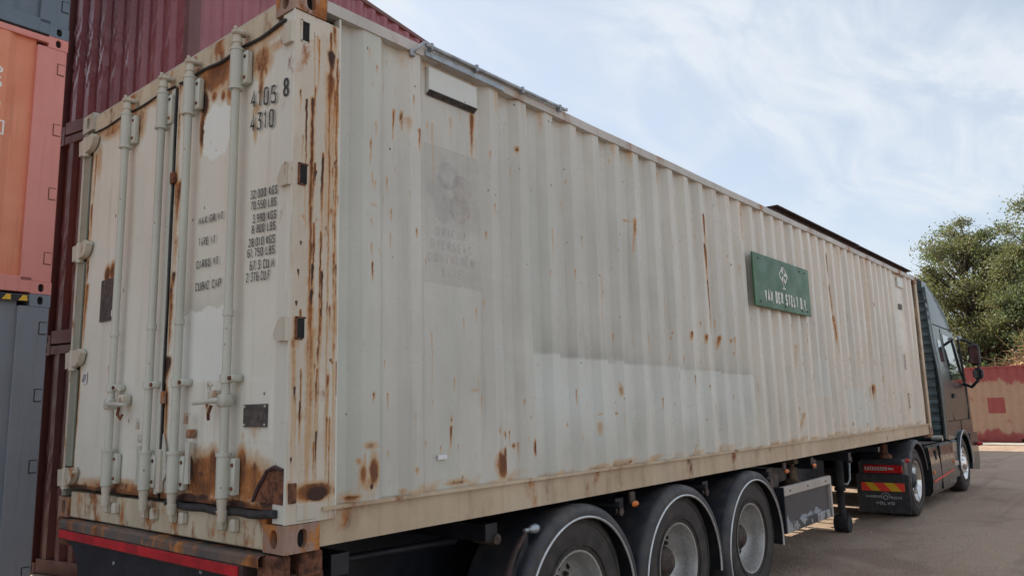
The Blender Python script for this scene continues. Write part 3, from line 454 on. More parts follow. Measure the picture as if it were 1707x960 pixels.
def side_extra(a, z, col):
    n = smooth_noise(a, z, 14, 21)
    top = .915-.025*(a-1.76)
    inx = (a > 1.76) & (a < 5.14)
    col[:, 3] = np.where(inx & (z < top+n*.006), np.clip((z-.16)/.5, .25, 1)*.85*(.8+.4*smooth_noise(a, z, 5, 91)), 0)             # ghost of a removed board
    col[:, 3] = np.maximum(col[:, 3], np.where((a > 6.9) & (a < 7.3) & (z > .62) & (z < 1.05), .45+.2*n, 0))
    col[:, 3] = np.maximum(col[:, 3], np.where((a > 7.9) & (a < 8.9) & (z > .25) & (z < .72), .5, 0))
    up = np.clip(1-(z-top)/.34, 0, 1)*(z >= top+n*.006)*inx
    w = np.where(a < 2.75, 1., np.clip(1-(a-2.75)/.25, .0, 1)*.7+.30)
    edge = np.exp(-((z-top)/.05)**2)*(z >= top+n*.006)*inx*.55
    col[:, 2] = np.maximum(col[:, 2], np.clip(up*w*.52+edge*.6, 0, .7))
    low = np.clip(1-(z-.17)/.09, 0, 1)*(.35+.5*smooth_noise(a, z, 40, 33)); col[:, 0] = np.maximum(col[:, 0], np.clip(low, 0, .6))
    blot = np.clip(smooth_noise(a, z*.8, 7, 41)*1.5-.25, 0, 1)*np.clip((.75-z)/.4, 0, 1)*((a > 1.7) & (a < 5.4)); col[:, 2] = np.maximum(col[:, 2], blot*.5)
    # fine streaks running down from the top rail and from random chips
    rng = np.random.default_rng(5)
    for i in range(360):
        x = rng.uniform(.4, 11.8); zt = rng.uniform(.3, 2.45); ln = rng.exponential(.07)+.015; w_ = rng.uniform(.004, .007)*(1+x*.05); s = rng.uniform(.4, .85)
        sel = np.where(np.abs(a-x) < 4*w_)[0]; sel = sel[(z[sel] < zt+.02) & (z[sel] > zt-ln-.02)]
        t = np.clip((zt-z[sel])/ln, 0, 1); d = np.hypot(a[sel]-x, np.maximum(0, z[sel]-zt)); v = np.exp(-(d/w_)**2)*(1-.7*t)*(z[sel] > zt-ln)
        col[sel, 0] = np.maximum(col[sel, 0], v*s); col[sel, 1] = np.maximum(col[sel, 1], v*s*np.exp(-t*7))
    for i in range(70):                                                   # long faint runs that follow the ribs
        x = E1+.278*rng.integers(-3, 37)+rng.choice([-.04, .0, .03, .1])+rng.normal(0, .01); zt = rng.uniform(.9, 2.5); ln = rng.uniform(.3, 1.3); w_ = rng.uniform(.006, .012)*(1+x*.06)
        t = np.clip((zt-z)/ln, 0, 1); v = np.exp(-((a-x-.004*np.sin(z*19+i))/w_)**2)*(z < zt)*(z > zt-ln)*(1-.8*t)*rng.uniform(.16, .48); col[:, 0] = np.maximum(col[:, 0], v)
    for i in range(60):
        x = rng.uniform(2, 11.9) if i > 14 else rng.uniform(.3, 2); ln = rng.uniform(.05, .35); w_ = rng.uniform(.008, .03); v = np.exp(-((a-x)/w_)**2)*np.clip(1-(2.53-z)/ln, 0, 1)*rng.uniform(.2, .6)
        col[:, 0] = np.maximum(col[:, 0], v)
S_SIDE += [(7.66, 2.27, 7.70, 2.0, .020, 1, .8), (7.69, 2.0, 7.73, 1.60, .026, 1, 1.0), (7.73, 1.60, 7.76, 1.15, .020, 1, .6), (.650, 2.165, .648, 2.0, .007, 1, .5), (.692, 2.165, .694, 2.06, .007, 1, .6), (.66, 2.178, .685, 2.178, .006, .9, .3)]
wear_attr(wall, 0, S_SIDE, B_SIDE, PITS, side_extra)
# left side wall and front wall (out of sight, but there)
MB().raw([(x, WD-.006-d, z) for x, d in corr(.2, 11.98) for z in (.15, 2.53)], [(2*i, 2*i+2, 2*i+3, 2*i+1) for i in range(len(corr(.2, 11.98))-1)]).build('side_panel', M['roof'], box, fix=False)
fp = corr(.15, 2.29, .25)
MB().raw([(L-.012-d, y, z) for y, d in fp for z in (.15, 2.5)], [(2*i, 2*i+2, 2*i+3, 2*i+1) for i in range(len(fp)-1)]).build('end_panel', M['roof'], box, fix=False)
MB().box(.05, L-.05, .03, WD-.03, 2.545, 2.575).build('roof_panel', M['roof'], box)
MB().box(.1, L-.1, .08, WD-.08, .06, .14).build('floor_panel', M['underbody'], box)
# rails, in short weathered lengths
def beam(name, mt, xs, ys, zs, parent, wob=.0):
    """square section along x with a dense skin so that edges can be uneven"""
    n = max(2, int((xs[1]-xs[0])/.12)); m = MB(); vs_ = []; fs_ = []
    for i in range(n+1):
        x = xs[0]+(xs[1]-xs[0])*i/n; d = math.sin(x*3.1)*wob+math.sin(x*7.7+1)*wob*.6
        vs_ += [(x, ys[0]+d, zs[0]), (x, ys[1], zs[0]), (x, ys[1], zs[1]), (x, ys[0]+d, zs[1])]
    for i in range(n):
        for k in range(4): fs_.append((4*i+k, 4*i+(k+1) % 4, 4*i+4+(k+1) % 4, 4*i+4+k))
    fs_ += [(0, 1, 2, 3), (4*n, 4*n+1, 4*n+2, 4*n+3)]
    return m.raw(vs_, fs_).build(name, mt, parent)
beam('bottom_rail', M['rail'], (.178, L-.178), (.014, .07), (.004, .158), box, .0016)
beam('rail_lip', M['rail'], (.186, L-.178), (-.010, .05), (.158, .174), box, .003)
beam('bottom_rail', M['rail'], (.178, L-.178), (WD-.07, WD-.014), (.004, .16), box, .001)
beam('top_rail', M['toprail'], (.178, L-.178), (-.004, .07), (2.523, 2.583), box, .0022)
beam('top_rail', M['toprail'], (.178, L-.178), (WD-.07, WD+.004), (2.523, 2.583), box, .001)
# rear right corner post: a gridded skin with the wear painted on, and the cut-outs of the hinges
px_ = np.concatenate([np.arange(0, .262, .0055), [.262]]); pz_ = np.arange(.118, 2.474, .012)
def post_fn(U, V):
    d = np.zeros_like(U)
    for g in (.118, .205): d += .004*np.exp(-((U-g)/.004)**2)
    d += np.where((U > .215), .004, 0)+smooth_noise(U, V, 9, 8)*.0016
    return U, d+.001, V
post = sheet('corner_post', px_, pz_, post_fn, M['post'], box, 40); S_POST += [(.105, 2.05, .10, .32, .013, .9, .45), (.205, 2.42, .202, .32, .008, .85, .3), (.246, 2.3, .243, .26, .008, .85, .35), (.16, 1.35, .155, .3, .006, .85, .4), (.028, 1.0, .026, .2, .012, .6, .15), (.12, .95, .11, .3, .02, .7, .1), (.19, 2.0, .185, 1.2, .016, .5, .05)]
rg_ = np.random.default_rng(31)
for i in range(34):
    x = rg_.choice([.03, .075, .118, .16, .205, .232, .252])+rg_.normal(0, .008); z = rg_.uniform(.5, 2.4); S_POST.append((x, z, x+rg_.normal(0, .006), z-rg_.uniform(.1, .7), rg_.uniform(.002, .006), rg_.uniform(.45, 1.0), rg_.choice([0, .2, .4, .7])))
S_POST[:] = [(x0+0, z0, x1, z1, w, r_, min(1.1, d_*1.25+.12)) for (x0, z0, x1, z1, w, r_, d_) in S_POST]
wear_attr(post, 0, S_POST, [(.145, .245, .092, .035, 1, .25), (.16, .235, .05, .028, 1, 1.0)])
MB().box(.002, .258, .016, .10, .12, 2.47).build('corner_post', M['post'], box)
MB().box(.258, .268, .005, .05, .12, 2.52).build('post_flange', M['post'], box)
e = MB()
e.box(-.003, .0, .001, .012, .118, 2.473); e.build('post_face', M['post'], box)
for zc_, hh in ((2.373, .049), (1.672, .045), (.961, .044)):
    MB().box(.040, .078, -.002, .012, zc_-hh, zc_+hh).build('hinge_opening', M['hole'], box)
    q = MB(); q.box(.030, .040, -.003, .01, zc_-hh-.006, zc_+hh+.006); q.box(.032, .084, -.003, .01, zc_+hh, zc_+hh+.008); q.box(.032, .07, -.003, .01, zc_-hh-.008, zc_-hh); q.build('hinge_frame', M['rust'] if zc_ < 2 else M['hinge'], box)
for xx, yy in ((0, WD), (L, 0), (L, WD)):
    sx = 1 if xx == 0 else -1; sy = 1 if yy == 0 else -1
    MB().box(xx+sx*.003, xx+sx*(.16 if xx == 0 else .12), yy+sy*.003, yy+sy*.06, .118, 2.473, .004).build('corner_post', M['rail'] if xx else M['green_post'], box)
MB().box(L-.14, L-.01, -.001, .02, .118, 2.52).build('post_flange', M['rail'], box)
for xx in (0, L):
    for yy in (0, WD):
        for z0 in (0, H):
            casting('corner_casting', xx+(-.005 if xx == 0 else .004), yy+(-.005 if yy == 0 else .005), z0+(-.003 if z0 == 0 else 0), 1 if xx == 0 else -1, 1 if yy == 0 else -1, 1 if z0 == 0 else -1,
                    M['castpale'] if (yy == WD and z0) else M['casting'], box)
# recessed plate above the near bottom casting
MB().box(.055, .155, -.003, .01, .128, .20, .003).build('repair_plate', M['hinge'], box)
MB().box(.012, .052, -.006, .01, .205, .29, .003).build('hinge_stub', M['rust'], box)
# header and sill
hd = sheet('door_header', np.linspace(.158, WD-.158, 60), np.linspace(2.425, 2.555, 8), lambda U, V: (.012+0*U+smooth_noise(U, V, 8, 4)*.002, U, V), M['sill'], box)
MB().box(.016, .09, .155, WD-.155, 2.428, 2.57).build('header_beam', M['castpale'], box)
sl_ = MB(); sl_.box(.004, .12, .157, WD-.157, .0, .150, .006); sl_.build('door_sill', M['sill'], box)
# doors ------------------------------------------------------------------
SEAM = 1.125
def door_panel(y0, y1, name):
    us_ = np.arange(y0, y1+.001, .0095); vs_ = np.arange(.172, 2.43, .0105)
    def fn(U, V):
        d = smooth_noise(U, V, 3.2, 51)*.003+smooth_noise(U, V, 11, 52)*.0012
        e_ = np.minimum.reduce([U-y0, y1-U, V-.172, 2.42-V]); d += np.where(e_ < .03, -.003, 0)
        d += .0022*np.exp(-((V-.41)/.004)**2)                                    # weld line near the bottom
        if y0 < .5: d += -.002*((np.abs(U-.245) < .11) & (np.abs(V-.60) < .14))   # welded plate
        return .006+d, U, V
    return sheet(name, us_, vs_, fn, M['door'], box, 25)
def door_extra(a, z, col):
    n = smooth_noise(a, z, 12, 61); n2 = smooth_noise(a, z, 45, 62)
    b = np.clip(1-(z-.18)/(.05+.03*n2), 0, 1); col[:, 1] = np.maximum(col[:, 1], b*.8*np.clip(.6+n, 0, 1)); col[:, 0] = np.maximum(col[:, 0], b)
    t = np.clip(1-(2.425-z)/(.06+.07*(n+.5)), 0, 1); col[:, 0] = np.maximum(col[:, 0], t*.62)
    e_ = np.exp(-((a-(SEAM-.02))/.018)**2)*np.clip(.65+.8*n, 0, 1); col[:, 0] = np.maximum(col[:, 0], e_*.9); col[:, 1] = np.maximum(col[:, 1], e_*np.clip(n2*1.6+.1, 0, 1)*.9)
    h = np.exp(-((a-2.265)/.02)**2)*np.clip(.7+.6*n, 0, 1); col[:, 0] = np.maximum(col[:, 0], h*.85)
    cx = (a-.70)/.135; cz = (z-2.045)/.145; col[:, 3] = np.maximum(col[:, 3], np.where(np.abs(cx)**3+np.abs(cz)**3 < 1+.5*n2, 1, 0)); 
    keep = col[:, 3] > .9; col[keep, 0] *= .15
    cl_ = ((a > .49) & (a < 1.0) & (z < 1.12+.04*n+(.72-a)*.12) & (z > .75)); col[:, 3] = np.maximum(col[:, 3], np.where(cl_, .75, 0))
    g_ = ((a > .49) & (a < 1.0) & (z >= 1.12+.04*n+(.72-a)*.12) & (z < 1.24)); col[:, 2] = np.maximum(col[:, 2], np.where(g_, .45*(1-(z-1.12)/.12), 0))
    rng = np.random.default_rng(9)
    for i in range(120):
        x = rng.uniform(.1, 2.25); zt = rng.uniform(.3, 2.4); w_ = rng.uniform(.005, .009); d = np.hypot(a-x, (z-zt)*rng.uniform(.5, 1)); v = np.clip(1.4-d/w_, 0, 1); col[:, 1] = np.maximum(col[:, 1], v*rng.uniform(.3, .9))
dR = door_panel(.014, SEAM, 'door'); dL = door_panel(SEAM+.012, 2.272, 'door')
for d_ in (dR, dL): wear_attr(d_, 1, S_DOOR, B_DOOR+[(.30, .285, .17, .10, .78, .15), (.70, .29, .19, .11, .82, .2), (.62, .36, .05, .07, .8, .2), (.36, .38, .04, .06, .8, .2), (1.6, .20, .5, .04, .7, .4)], (), door_extra)
# torn sheet at the bottom corner: the dark rusty backing showing through, with a ragged lip
poly = [(.022, .20), (.020, .345), (.10, .352), (.14, .335), (.165, .30), (.195, .275), (.22, .235), (.245, .205)]
MB().prism(poly, 'x', -.001, .004).build('torn_patch', M['rust'], dR)
lip = MB(); pp = [(-.004, y, z) for y, z in [(.020, .347), (.08, .358), (.142, .339), (.168, .303), (.198, .279), (.224, .238), (.25, .205)]]
lip.tube(pp, [.006, .010, .008, .011, .009, .010, .007], 6); lip.build('torn_edge', M['darkrust'], dR)
# seals
def seal(pts, rad, par): MB().tube(pts, rad, 8).build('door_seal', M['rubber'], par, smooth=60)
seal([(-.006, y, 2.43-.012*math.sin((y-.06)*2.9)+.006*math.sin(y*17)) for y in np.linspace(.07, SEAM-.03, 24)], .008, dR)
seal([(-.004, y, 2.432-.004*math.sin(y*13)) for y in np.linspace(SEAM+.03, 2.25, 24)], .006, dL)
seal([(-.010, y, .158-.010*math.sin((y-.06)*3)+.004*math.sin(y*21)) for y in np.linspace(.06, SEAM-.10, 24)], .019, dR)
seal([(-.006, SEAM+.006+.004*math.sin(z*9), z) for z in np.linspace(.17, 2.42, 40)], .005, dL)
sm = MB(); sm.box(-.014, .0, SEAM+.016, SEAM+.052, .19, 2.41, .004); sm.build('seam_strip', M['rod'], dL)
fl = MB(); fl.prism([(SEAM-.03, .24), (SEAM-.075, .30), (SEAM-.055, .44), (SEAM-.025, .50), (SEAM-.012, .30)], 'x', -.012, -.006); fl.build('bent_flap', M['rod'], dR)
fl = MB(); fl.box(-.022, .0, SEAM-.022, SEAM+.012, 1.85, 1.915, .004); fl.build('seam_catch', M['rust'], dR)
fl = MB(); fl.box(-.018, .0, SEAM-.026, SEAM+.012, .655, .72, .004); fl.build('seam_catch', M['casting'], dR)
# lock rods
RY = [.432, .905, 1.210, 1.668]; RX = -.046
for i, y in enumerate(RY):
    d_ = dR if i < 2 else dL
    rod = MB(); rod.tube([(RX, y, .20), (RX, y, 2.46)], .0205, 16); ro = rod.build('lock_rod', M['rod'], box, smooth=60)
    q = MB(); q.tube([(RX, y, 2.19), (RX, y, 2.385)], .031, 16); q.tube([(RX, y, 2.178), (RX, y, 2.192)], .036, 16); q.tube([(RX, y, 2.383), (RX, y, 2.395)], .034, 16)
    q.box(-.030, .002, y-.070, y-.006, 2.205, 2.375, .004); q.build('rod_sleeve', M['rod'], ro, smooth=45)
    q = MB(); q.tube([(RX, y, .215), (RX, y, .405)], .031, 16); q.tube([(RX, y, .400), (RX, y, .415)], .036, 16); q.box(-.030, .002, y-.066, y-.006, .225, .39, .004); q.build('rod_sleeve', M['rod'], ro, smooth=45)
    for zz_ in (2.235, 2.345, .255, .36): MB().lathe((-.030, y-.050, zz_), [(-.006, 0), (-.006, .008), (.0, .010)], 8, axis='x').build('bolt', M['rust'], ro)
    q = MB(); q.tube([(RX, y, 2.39), (RX, y, 2.42), (RX, y, 2.425), (RX, y, 2.475)], [.024, .020, .026, .017], 12); q.box(RX-.03, RX+.05, y-.028, y+.012, 2.468, 2.492, .006); q.tube([(RX-.022, y-.02, 2.485), (RX-.022, y-.02, 2.50)], .010, 8); q.build('cam_end', M['hinge'], ro, smooth=50)
    q = MB(); q.tube([(RX, y, .21), (RX, y, .160), (RX, y, .158), (RX, y, .11)], [.026, .02, .026, .021], 12); q.build('cam_end', M['hinge'], ro, smooth=50)
    for ya, yb in ((y-.075, y-.038), (y+.03, y+.062)):
        q = MB(); q.box(-.032, .006, ya, yb, .062, .122, .008); q.build('cam_keeper', M['hinge'], box)
    q = MB(); q.tube([(RX, y, .735), (RX, y, .775)], .030, 14); q.box(-.055, .004, y-.066, y-.008, .738, .772, .005); q.build('rod_guide', M['rod'], ro, smooth=45)
    MB().lathe((-.055, y-.05, .755), [(-.008, 0), (-.008, .010), (.0, .012)], 8, axis='x').build('bolt', M['rust'], ro)
    for zz_ in (1.05,): 
        q = MB(); q.tube([(RX, y, zz_), (RX, y, zz_+.03)], .0255, 14); q.build('rod_collar', M['rod'], ro, smooth=45)
# handles: right-hand door's rod 0 lies towards the seam, left door's rod 3 towards the seam
def handle(y, z, dirn, ln, mt, par):
    q = MB(); q.tube([(RX, y, z), (RX-.035, y+dirn*.04, z), (RX-.03, y+dirn*ln, z-.008)], [.014, .013, .010], 8); q.box(RX-.03, RX+.03, y-.03, y+.03, z-.03, z+.03, .008)
    o = q.build('handle', mt, par, smooth=45)
    k = MB(); yy = y+dirn*.12; k.box(-.055, .0, yy-.035, yy+.035, z-.012, z+.05, .008); k.tube([(-.05, yy, z+.07), (-.06, yy+.015, z+.09), (-.05, yy+.03, z+.07), (-.05, yy+.015, z+.04)], .008, 6); k.build('handle_catch', M['hinge'], o, smooth=45)
    k = MB(); k.tube([(-.05, yy, z-.02), (-.06, yy+dirn*.006, z-.06), (-.05, yy+dirn*.022, z-.085), (-.045, yy+dirn*.034, z-.06)], .008, 6); k.build('seal_hook', M['rust'], o, smooth=45)
handle(RY[0], .655, 1, .24, M['rod'], dR); handle(RY[3], .665, -1, .25, M['rod'], dL)
def hasp(y, z, par, mt):
    q = MB(); q.box(-.035, .0, y-.022, y+.022, z-.022, z+.022, .006); q.tube([(-.045, y, z+.05), (-.05, y-.012, z+.085), (-.04, y+.014, z+.10), (-.04, y+.02, z+.05)], .009, 6)
    o = q.build('hasp', mt, par, smooth=45)
    q = MB(); q.prism([(y-.03, z-.04), (y+.025, z-.04), (y+.012, z-.13), (y+.022, z-.24), (y-.02, z-.24), (y-.012, z-.12)], 'x', -.035, -.022); q.build('hasp_arm', M['rod'] if mt is not M['rust'] else M['hinge'], o)
hasp(RY[2]+.11, .475, dL, M['hinge']); hasp(RY[1]-.11, .50, dR, M['casting'])
q = MB(); q.box(-.03, 0, RY[2]-.12, RY[2]-.085, .20, .42, .006); q.build('chain_bracket', M['hinge'], dL)
# hinges
for zc_ in (2.352, 1.645, .955, .236):
    q = MB(); q.prism([(2.385, zc_-.055), (2.395, zc_+.045), (2.29, zc_+.05), (2.20, zc_+.062), (2.165, zc_+.035), (2.185, zc_-.01), (2.225, zc_-.04), (2.29, zc_-.05)], 'x', -.040, -.004)
    q.tube([(-.020, 2.31, zc_-.068), (-.020, 2.31, zc_+.056)], .026, 10); q.build('hinge', M['hinge'], dL, smooth=40)
for zc_ in (2.352, 1.662, .952):
    q = MB(); q.prism([(.012, zc_-.048), (.012, zc_+.055), (.030, zc_+.060), (.060, zc_+.045), (.088, zc_+.002), (.092, zc_-.020), (.084, zc_-.040), (.064, zc_-.05)], 'x', -.020, .004); q.build('hinge', M['hinge'], dR, smooth=40)
    q = MB(); q.tube([(-.006, .010, zc_-.050), (-.006, .010, zc_+.055)], .012, 10); q.build('hinge_pin', M['hinge'], dR, smooth=40)
# the grey green strip between the hinges at the far edge of the doors
for z0, z1 in ((.30, .895), (1.01, 1.585), (1.705, 2.29)):
    MB().box(-.006, .01, 2.285, 2.37, z0, z1, .003).build('hinge_strip', M['green_post'], box)
MB().box(-.010, .0, 2.375, 2.40, .15, 2.42, .002).build('edge_strip', M['hinge'], box)
# plates and stickers
MB().box(-.006, .004, 1.775, 1.995, 1.165, 1.42).build('data_plate', M['plaque'], dL); MB().box(-.008, -.006, 1.80, 1.828, 1.185, 1.222).build('sticker', M['label'], dL)
MB().box(-.006, .003, .155, .342, .53, .632).build('data_plate', M['plaque'], dR)
for a in (.165, .332):
    for b in (.54, .622): MB().lathe((-.006, a, b), [(-.003, 0), (-.003, .005), (0, .006)], 6, axis='x').build('rivet', M['hinge'], dR)
MB().box(-.0005, .0015, 2.145, 2.215, .80, .87).build('sticker', M['label'], dL)
letters('sticker_print', 'AV', lambda a, b, k: (-.0025-.0003*k, 2.205-a*.05, .807+b*.055), M['plaque'], dL)
for body, ya, za, yb, zb, h in DOOR_TEXT:
    letters('stencil_text', body, (lambda ya, za, yb, zb, h: lambda a, b, k: (-.0035-.0003*k, ya+(yb-ya)*a, za+(zb-za)*a+h*b))(ya, za, yb, zb, h),
            M['stencilworn'] if body in ('4105', '4310', 'MAX.GR.WT.', 'TARE WT', 'CARGO WT.', 'CUBIC CAP') else M['stencil'], dR, bold=.125 if len(body) > 4 else .115, gap=.36)
# side fittings ------------------------------------------------------------
def vent(x0, x1, z0, z1, par, grille=True):
    q = MB(); q.prism([(.046, z1), (.046, z0-.004), (.022, z0+.012), (.022, z1-.004)], 'x', x0, x1); o = q.build('ventilator', M['white'], par)
    if grille:
        q = MB(); n = 17
        for i in range(n+1):
            x = x0+.006+(x1-x0-.012)*i/n; q.prism([(.042, z0-.006), (.046, z0-.012), (.016, z0+.006), (.020, z0+.012)], 'x', x-.0035, x+.0035)
        for t in np.linspace(0, 1, 4): q.box(x0, x1, .042-.024*t-.003, .042-.024*t+.003, z0-.011+.019*t-.003, z0-.008+.019*t)
        q.build('vent_grille', M['plaque'], o)
        MB().prism([(.046, z0-.004), (.046, z0-.008), (.022, z0+.008), (.022, z0+.012)], 'x', x0+.004, x1-.004).build('vent_mesh', M['hole'], o)
vent(.888, 1.280, 2.345, 2.495, box); vent(11.02, 11.36, 2.315, 2.478, box, False)
# ghost of an old shipping line decal on the flat panel
dc = MB().raw([(.866, .0465, 1.268), (1.318, .0465, 1.262), (1.318, .0465, 2.056), (.866, .0465, 2.052)], [(0, 1, 2, 3)]).build('faded_decal', M['decal'], box, fix=False)
for k in range(5):
    t = R(90+72*k+8); cx, cz = 1.07+.105*math.cos(t), 1.79+.105*math.sin(t)
    MB().raw([(cx+.083*math.cos(a)*(1+.05*math.cos(3*a)), .0455-.0002*k, cz+.083*math.sin(a)) for a in np.linspace(0, 6.283, 22)[:-1]], [tuple(range(21))]).build('petal', M['petalred'] if k in (3, 4) else M['petalblue'], dc, fix=False)
for i, (wd, x0, x1) in enumerate((('ORIENT', .95, 1.20), ('OVERSEAS', .91, 1.24), ('CONTAINER', .89, 1.26), ('LINE', 1.0, 1.16))):
    letters('faded_lettering', wd, (lambda i, x0, x1: lambda a, b, k: (x0+(x1-x0)*a, .0450-.0002*k, 1.535-.075*i+.052*b))(i, x0, x1), M['ghosttext'], dc, bold=.17)
MB().box(.942, 1.008, .034, .0395, .328, .352).build('sticker', M['label'], box)
# galvanised pipe with its clips along the top edge
pp = MB(); pp.tube([(.815, -.024, 2.580), (2.13, -.022, 2.588)], .0125, 10); po = pp.build('awning_pipe', M['galv'], box, smooth=60)
MB().box(.83, 1.50, -.014, -.004, 2.524, 2.560, .003).build('pipe_channel', M['galv'], po)
for x in (.86, 1.23, 1.66, 2.06):
    q = MB(); q.box(x-.010, x+.010, -.040, .004, 2.556, 2.602, .004); q.build('pipe_clip', M['galv'], po)
q = MB(); q.tube([(.83, -.022, 2.592), (.79, -.045, 2.575), (.745, -.035, 2.53), (.738, -.005, 2.515)], .009, 7); q.box(.722, .756, -.012, .008, 2.49, 2.53, .004); q.build('pipe_hook', M['galv'], po, smooth=50)
MB().tube([(2.13, -.022, 2.588), (2.15, -.022, 2.588), (2.15, -.022, 2.606)], .007, 6).build('pipe_stop', M['galv'], po)
# green name board
sg = MB(); sg.box(5.150, 6.705, -.040, -.022, 1.507, 2.035, .004); sgo = sg.build('name_board', M['green'], box)
sb = MB(); [sb.box(x-.02, x+.02, -.024, .01, 1.55, 1.99) for x in (5.42, 5.92, 6.44)]; sb.build('board_batten', M['rust'], sgo)
letters('board_lettering', 'VAN DER STELT B.V.', lambda a, b, k: (5.385+1.19*a, -.0425-.0004*k, 1.568+.125*b), M['signtext'], sgo, bold=.25, gap=.30, asp=.60)
def rail_tri(pts): return MB().prism(pts, 'y', -.0430, -.0405)
cx, cz, rw, rh = 5.925, 1.880, .125, .108
def fr(a, b): return (cx+rw*a, cz+rh*b)
for tri in ([fr(-1, .02), fr(0, 1), fr(-.06, .80), fr(-.84, .0)], [fr(0, 1), fr(1, 0), fr(.84, 0), fr(.06, .80)], [fr(-1, 0), fr(-.18, -.95), fr(-.10, -.78), fr(-.84, 0)], [fr(1, 0), fr(.32, -.82), fr(.25, -.68), fr(.84, 0)],
            [fr(-.02, .06), fr(-.42, .46), fr(-.04, .84)], [fr(-.02, .02), fr(-.55, -.42), fr(-.20, -.85), fr(-.06, -.30)], [fr(.04, .0), fr(.80, -.04), fr(.50, .38), fr(.22, .14)], [fr(.05, -.06), fr(.12, -.74), fr(.34, -.46)], [fr(-.08, -.95), fr(.06, -.95), fr(.03, -1.22), fr(-.05, -1.22)], [fr(-.34, -1.22), fr(.36, -1.22), fr(.36, -1.32), fr(-.34, -1.32)]):
    rail_tri(tri).build('board_emblem', M['signtext'], sgo)
for x in (5.28, 5.93, 6.42, 6.58):
    for z in (1.985, 1.555): MB().lathe((x, -.040, z), [(-.006, 0), (-.006, .009), (0, .011)], 8).build('bolt', M['plaque'], sgo)
# small worn codes on the far end of the wall
def code(x, z, n, hgt, wdt, mt):
    q = MB(); rg = random.Random(int(z*100))
    for i in range(n):
        for j in range(3):
            zz0 = z-i*hgt*1.35-j*hgt*.36; q.box(x+rg.uniform(0, .02), x+wdt-rg.uniform(0, .02), .036, .0395, zz0, zz0-hgt*.20)
    q.build('worn_code', mt, box)
code(11.02, 1.26, 6, .03, .075, M['stencilworn']); code(11.02, .66, 5, .035, .08, M['rust'])
for i in range(3): MB().box(11.02+.07*i, 11.065+.07*i, .036, .0395, 1.96, 2.05).build('worn_code', M['stencilworn'], box)
# marker light cable hole etc. on the rear frame are left plain

# dark steel beams lying on the roof
for (x0, x1, z, lab) in ((6.10, 9.10, 2.598, 'dark rusty steel angle beam on the roof edge, starting above the green board'), (9.14, 12.02, 2.592, 'dark rusty steel angle beam on the roof edge at the cab end')):
    q = MB(); q.prism([(.03, z), (.03, z+.012), (.09, z+.012), (.09, z+.082), (.02, z+.082), (.02, z+.096), (.165, z+.096), (.165, z+.082), (.104, z+.082), (.104, z+.012), (.165, z+.012), (.165, z)], 'x', x0, x1)
    o = q.build('steel_beam', M['darkrust']); o.location = (0, 0, ZB); tag(o, lab, 'beam', 'beams on the container roof')

# ------------------------------------------------------------------ ground
s = Sh('yard_ground')
d1 = s.rng(s.noise(.35, 6, .6), .35, .65); d2 = s.noise(3.2, 8, .65); d3 = s.noise(75, 5, .75)
gc_ = s.mix(d1, (.47, .315, .222), (.56, .41, .30)); gc_ = s.mix(s.rng(d2, .38, .72, 0, .55), gc_, (.55, .45, .365))
gc_ = s.mix(s.rng(s.noise(.9, 7, .62, s.map((.7, 1, 1), (9, 2, 0)), .8), .50, .66, 0, .55), gc_, (.31, .215, .155))            # old damp and oil stains
trk = s.noise(1, 5, .6, s.map((.10, 2.6, 1)), .35); gc_ = s.mix(s.rng(trk, .54, .66, 0, .5), gc_, (.34, .235, .17))               # tyre tracks
gc_ = s.mix(s.rng(d3, .46, .70, 0, .6), gc_, (.26, .182, .134)); gc_ = s.mix(s.rng(s.noise(140, 3, .7), .60, .74, 0, .6), gc_, (.60, .51, .43))
gv = s.vor(42); gc_ = s.mix(s.rng(gv['Distance'], .10, .30, .4, 0), gc_, (.56, .47, .39))
s.bump(s.math('ADD', s.math('ADD', s.math('MULTIPLY', d2, 1.6), s.math('MULTIPLY', d3, .5)), s.math('MULTIPLY', gv['Distance'], -.35)), .9, .05)
M['ground'] = s.fin(gc_, s.rng(d2, .3, .7, .72, .95))
gx = np.concatenate([np.linspace(-600, -20, 8), np.arange(-18, 42, .6), np.linspace(45, 900, 12)]); gy = np.concatenate([np.linspace(-600, -14, 8), np.arange(-12, 8, .5), np.linspace(10, 600, 10)])
gnd = sheet('ground', gx, gy, lambda U, V: (U, V, 0*U), M['ground'], None, 60); struct(gnd)
# loose gravel and dry leaves on the yard
g = MB()
for i in range(900):
    x = random.uniform(3, 26); y = random.uniform(-5.5, 3.0); q = random.uniform(.004, .012)*(1+x*.02); t = random.uniform(0, 3.1)
    c0, s0 = math.cos(t)*q, math.sin(t)*q; h = q*random.uniform(.4, .9)
    g.raw([(x+c0, y+s0, .0), (x-s0, y+c0, .0), (x-c0*.9, y-s0, .0), (x+s0, y-c0*1.1, .0), (x+c0*.3, y+s0*.2, .008+h)], [(0, 1, 4), (1, 2, 4), (2, 3, 4), (3, 0, 4)])
o = g.build('gravel', plain('gravel_stone', (.48, .41, .35), .9, 0, .3, 3)); tag(o, 'loose gravel and crumbs scattered over the brown yard', 'gravel', kind='stuff')
M['concrete'] = plain('concrete', (.42, .385, .34), .85, 0, .25, 1.5, .3)
struct(MB().box(29.9, 31.2, -14, 6, -.05, .035, .01).build('concrete_strip', M['concrete']))

# ------------------------------------------------------------------ trailer under the container
tr = thing('container_trailer', 'three-axle dark trailer chassis carrying the off-white container', 'trailer', (3.4, 1.22, 0), world=True)
Z = ZB
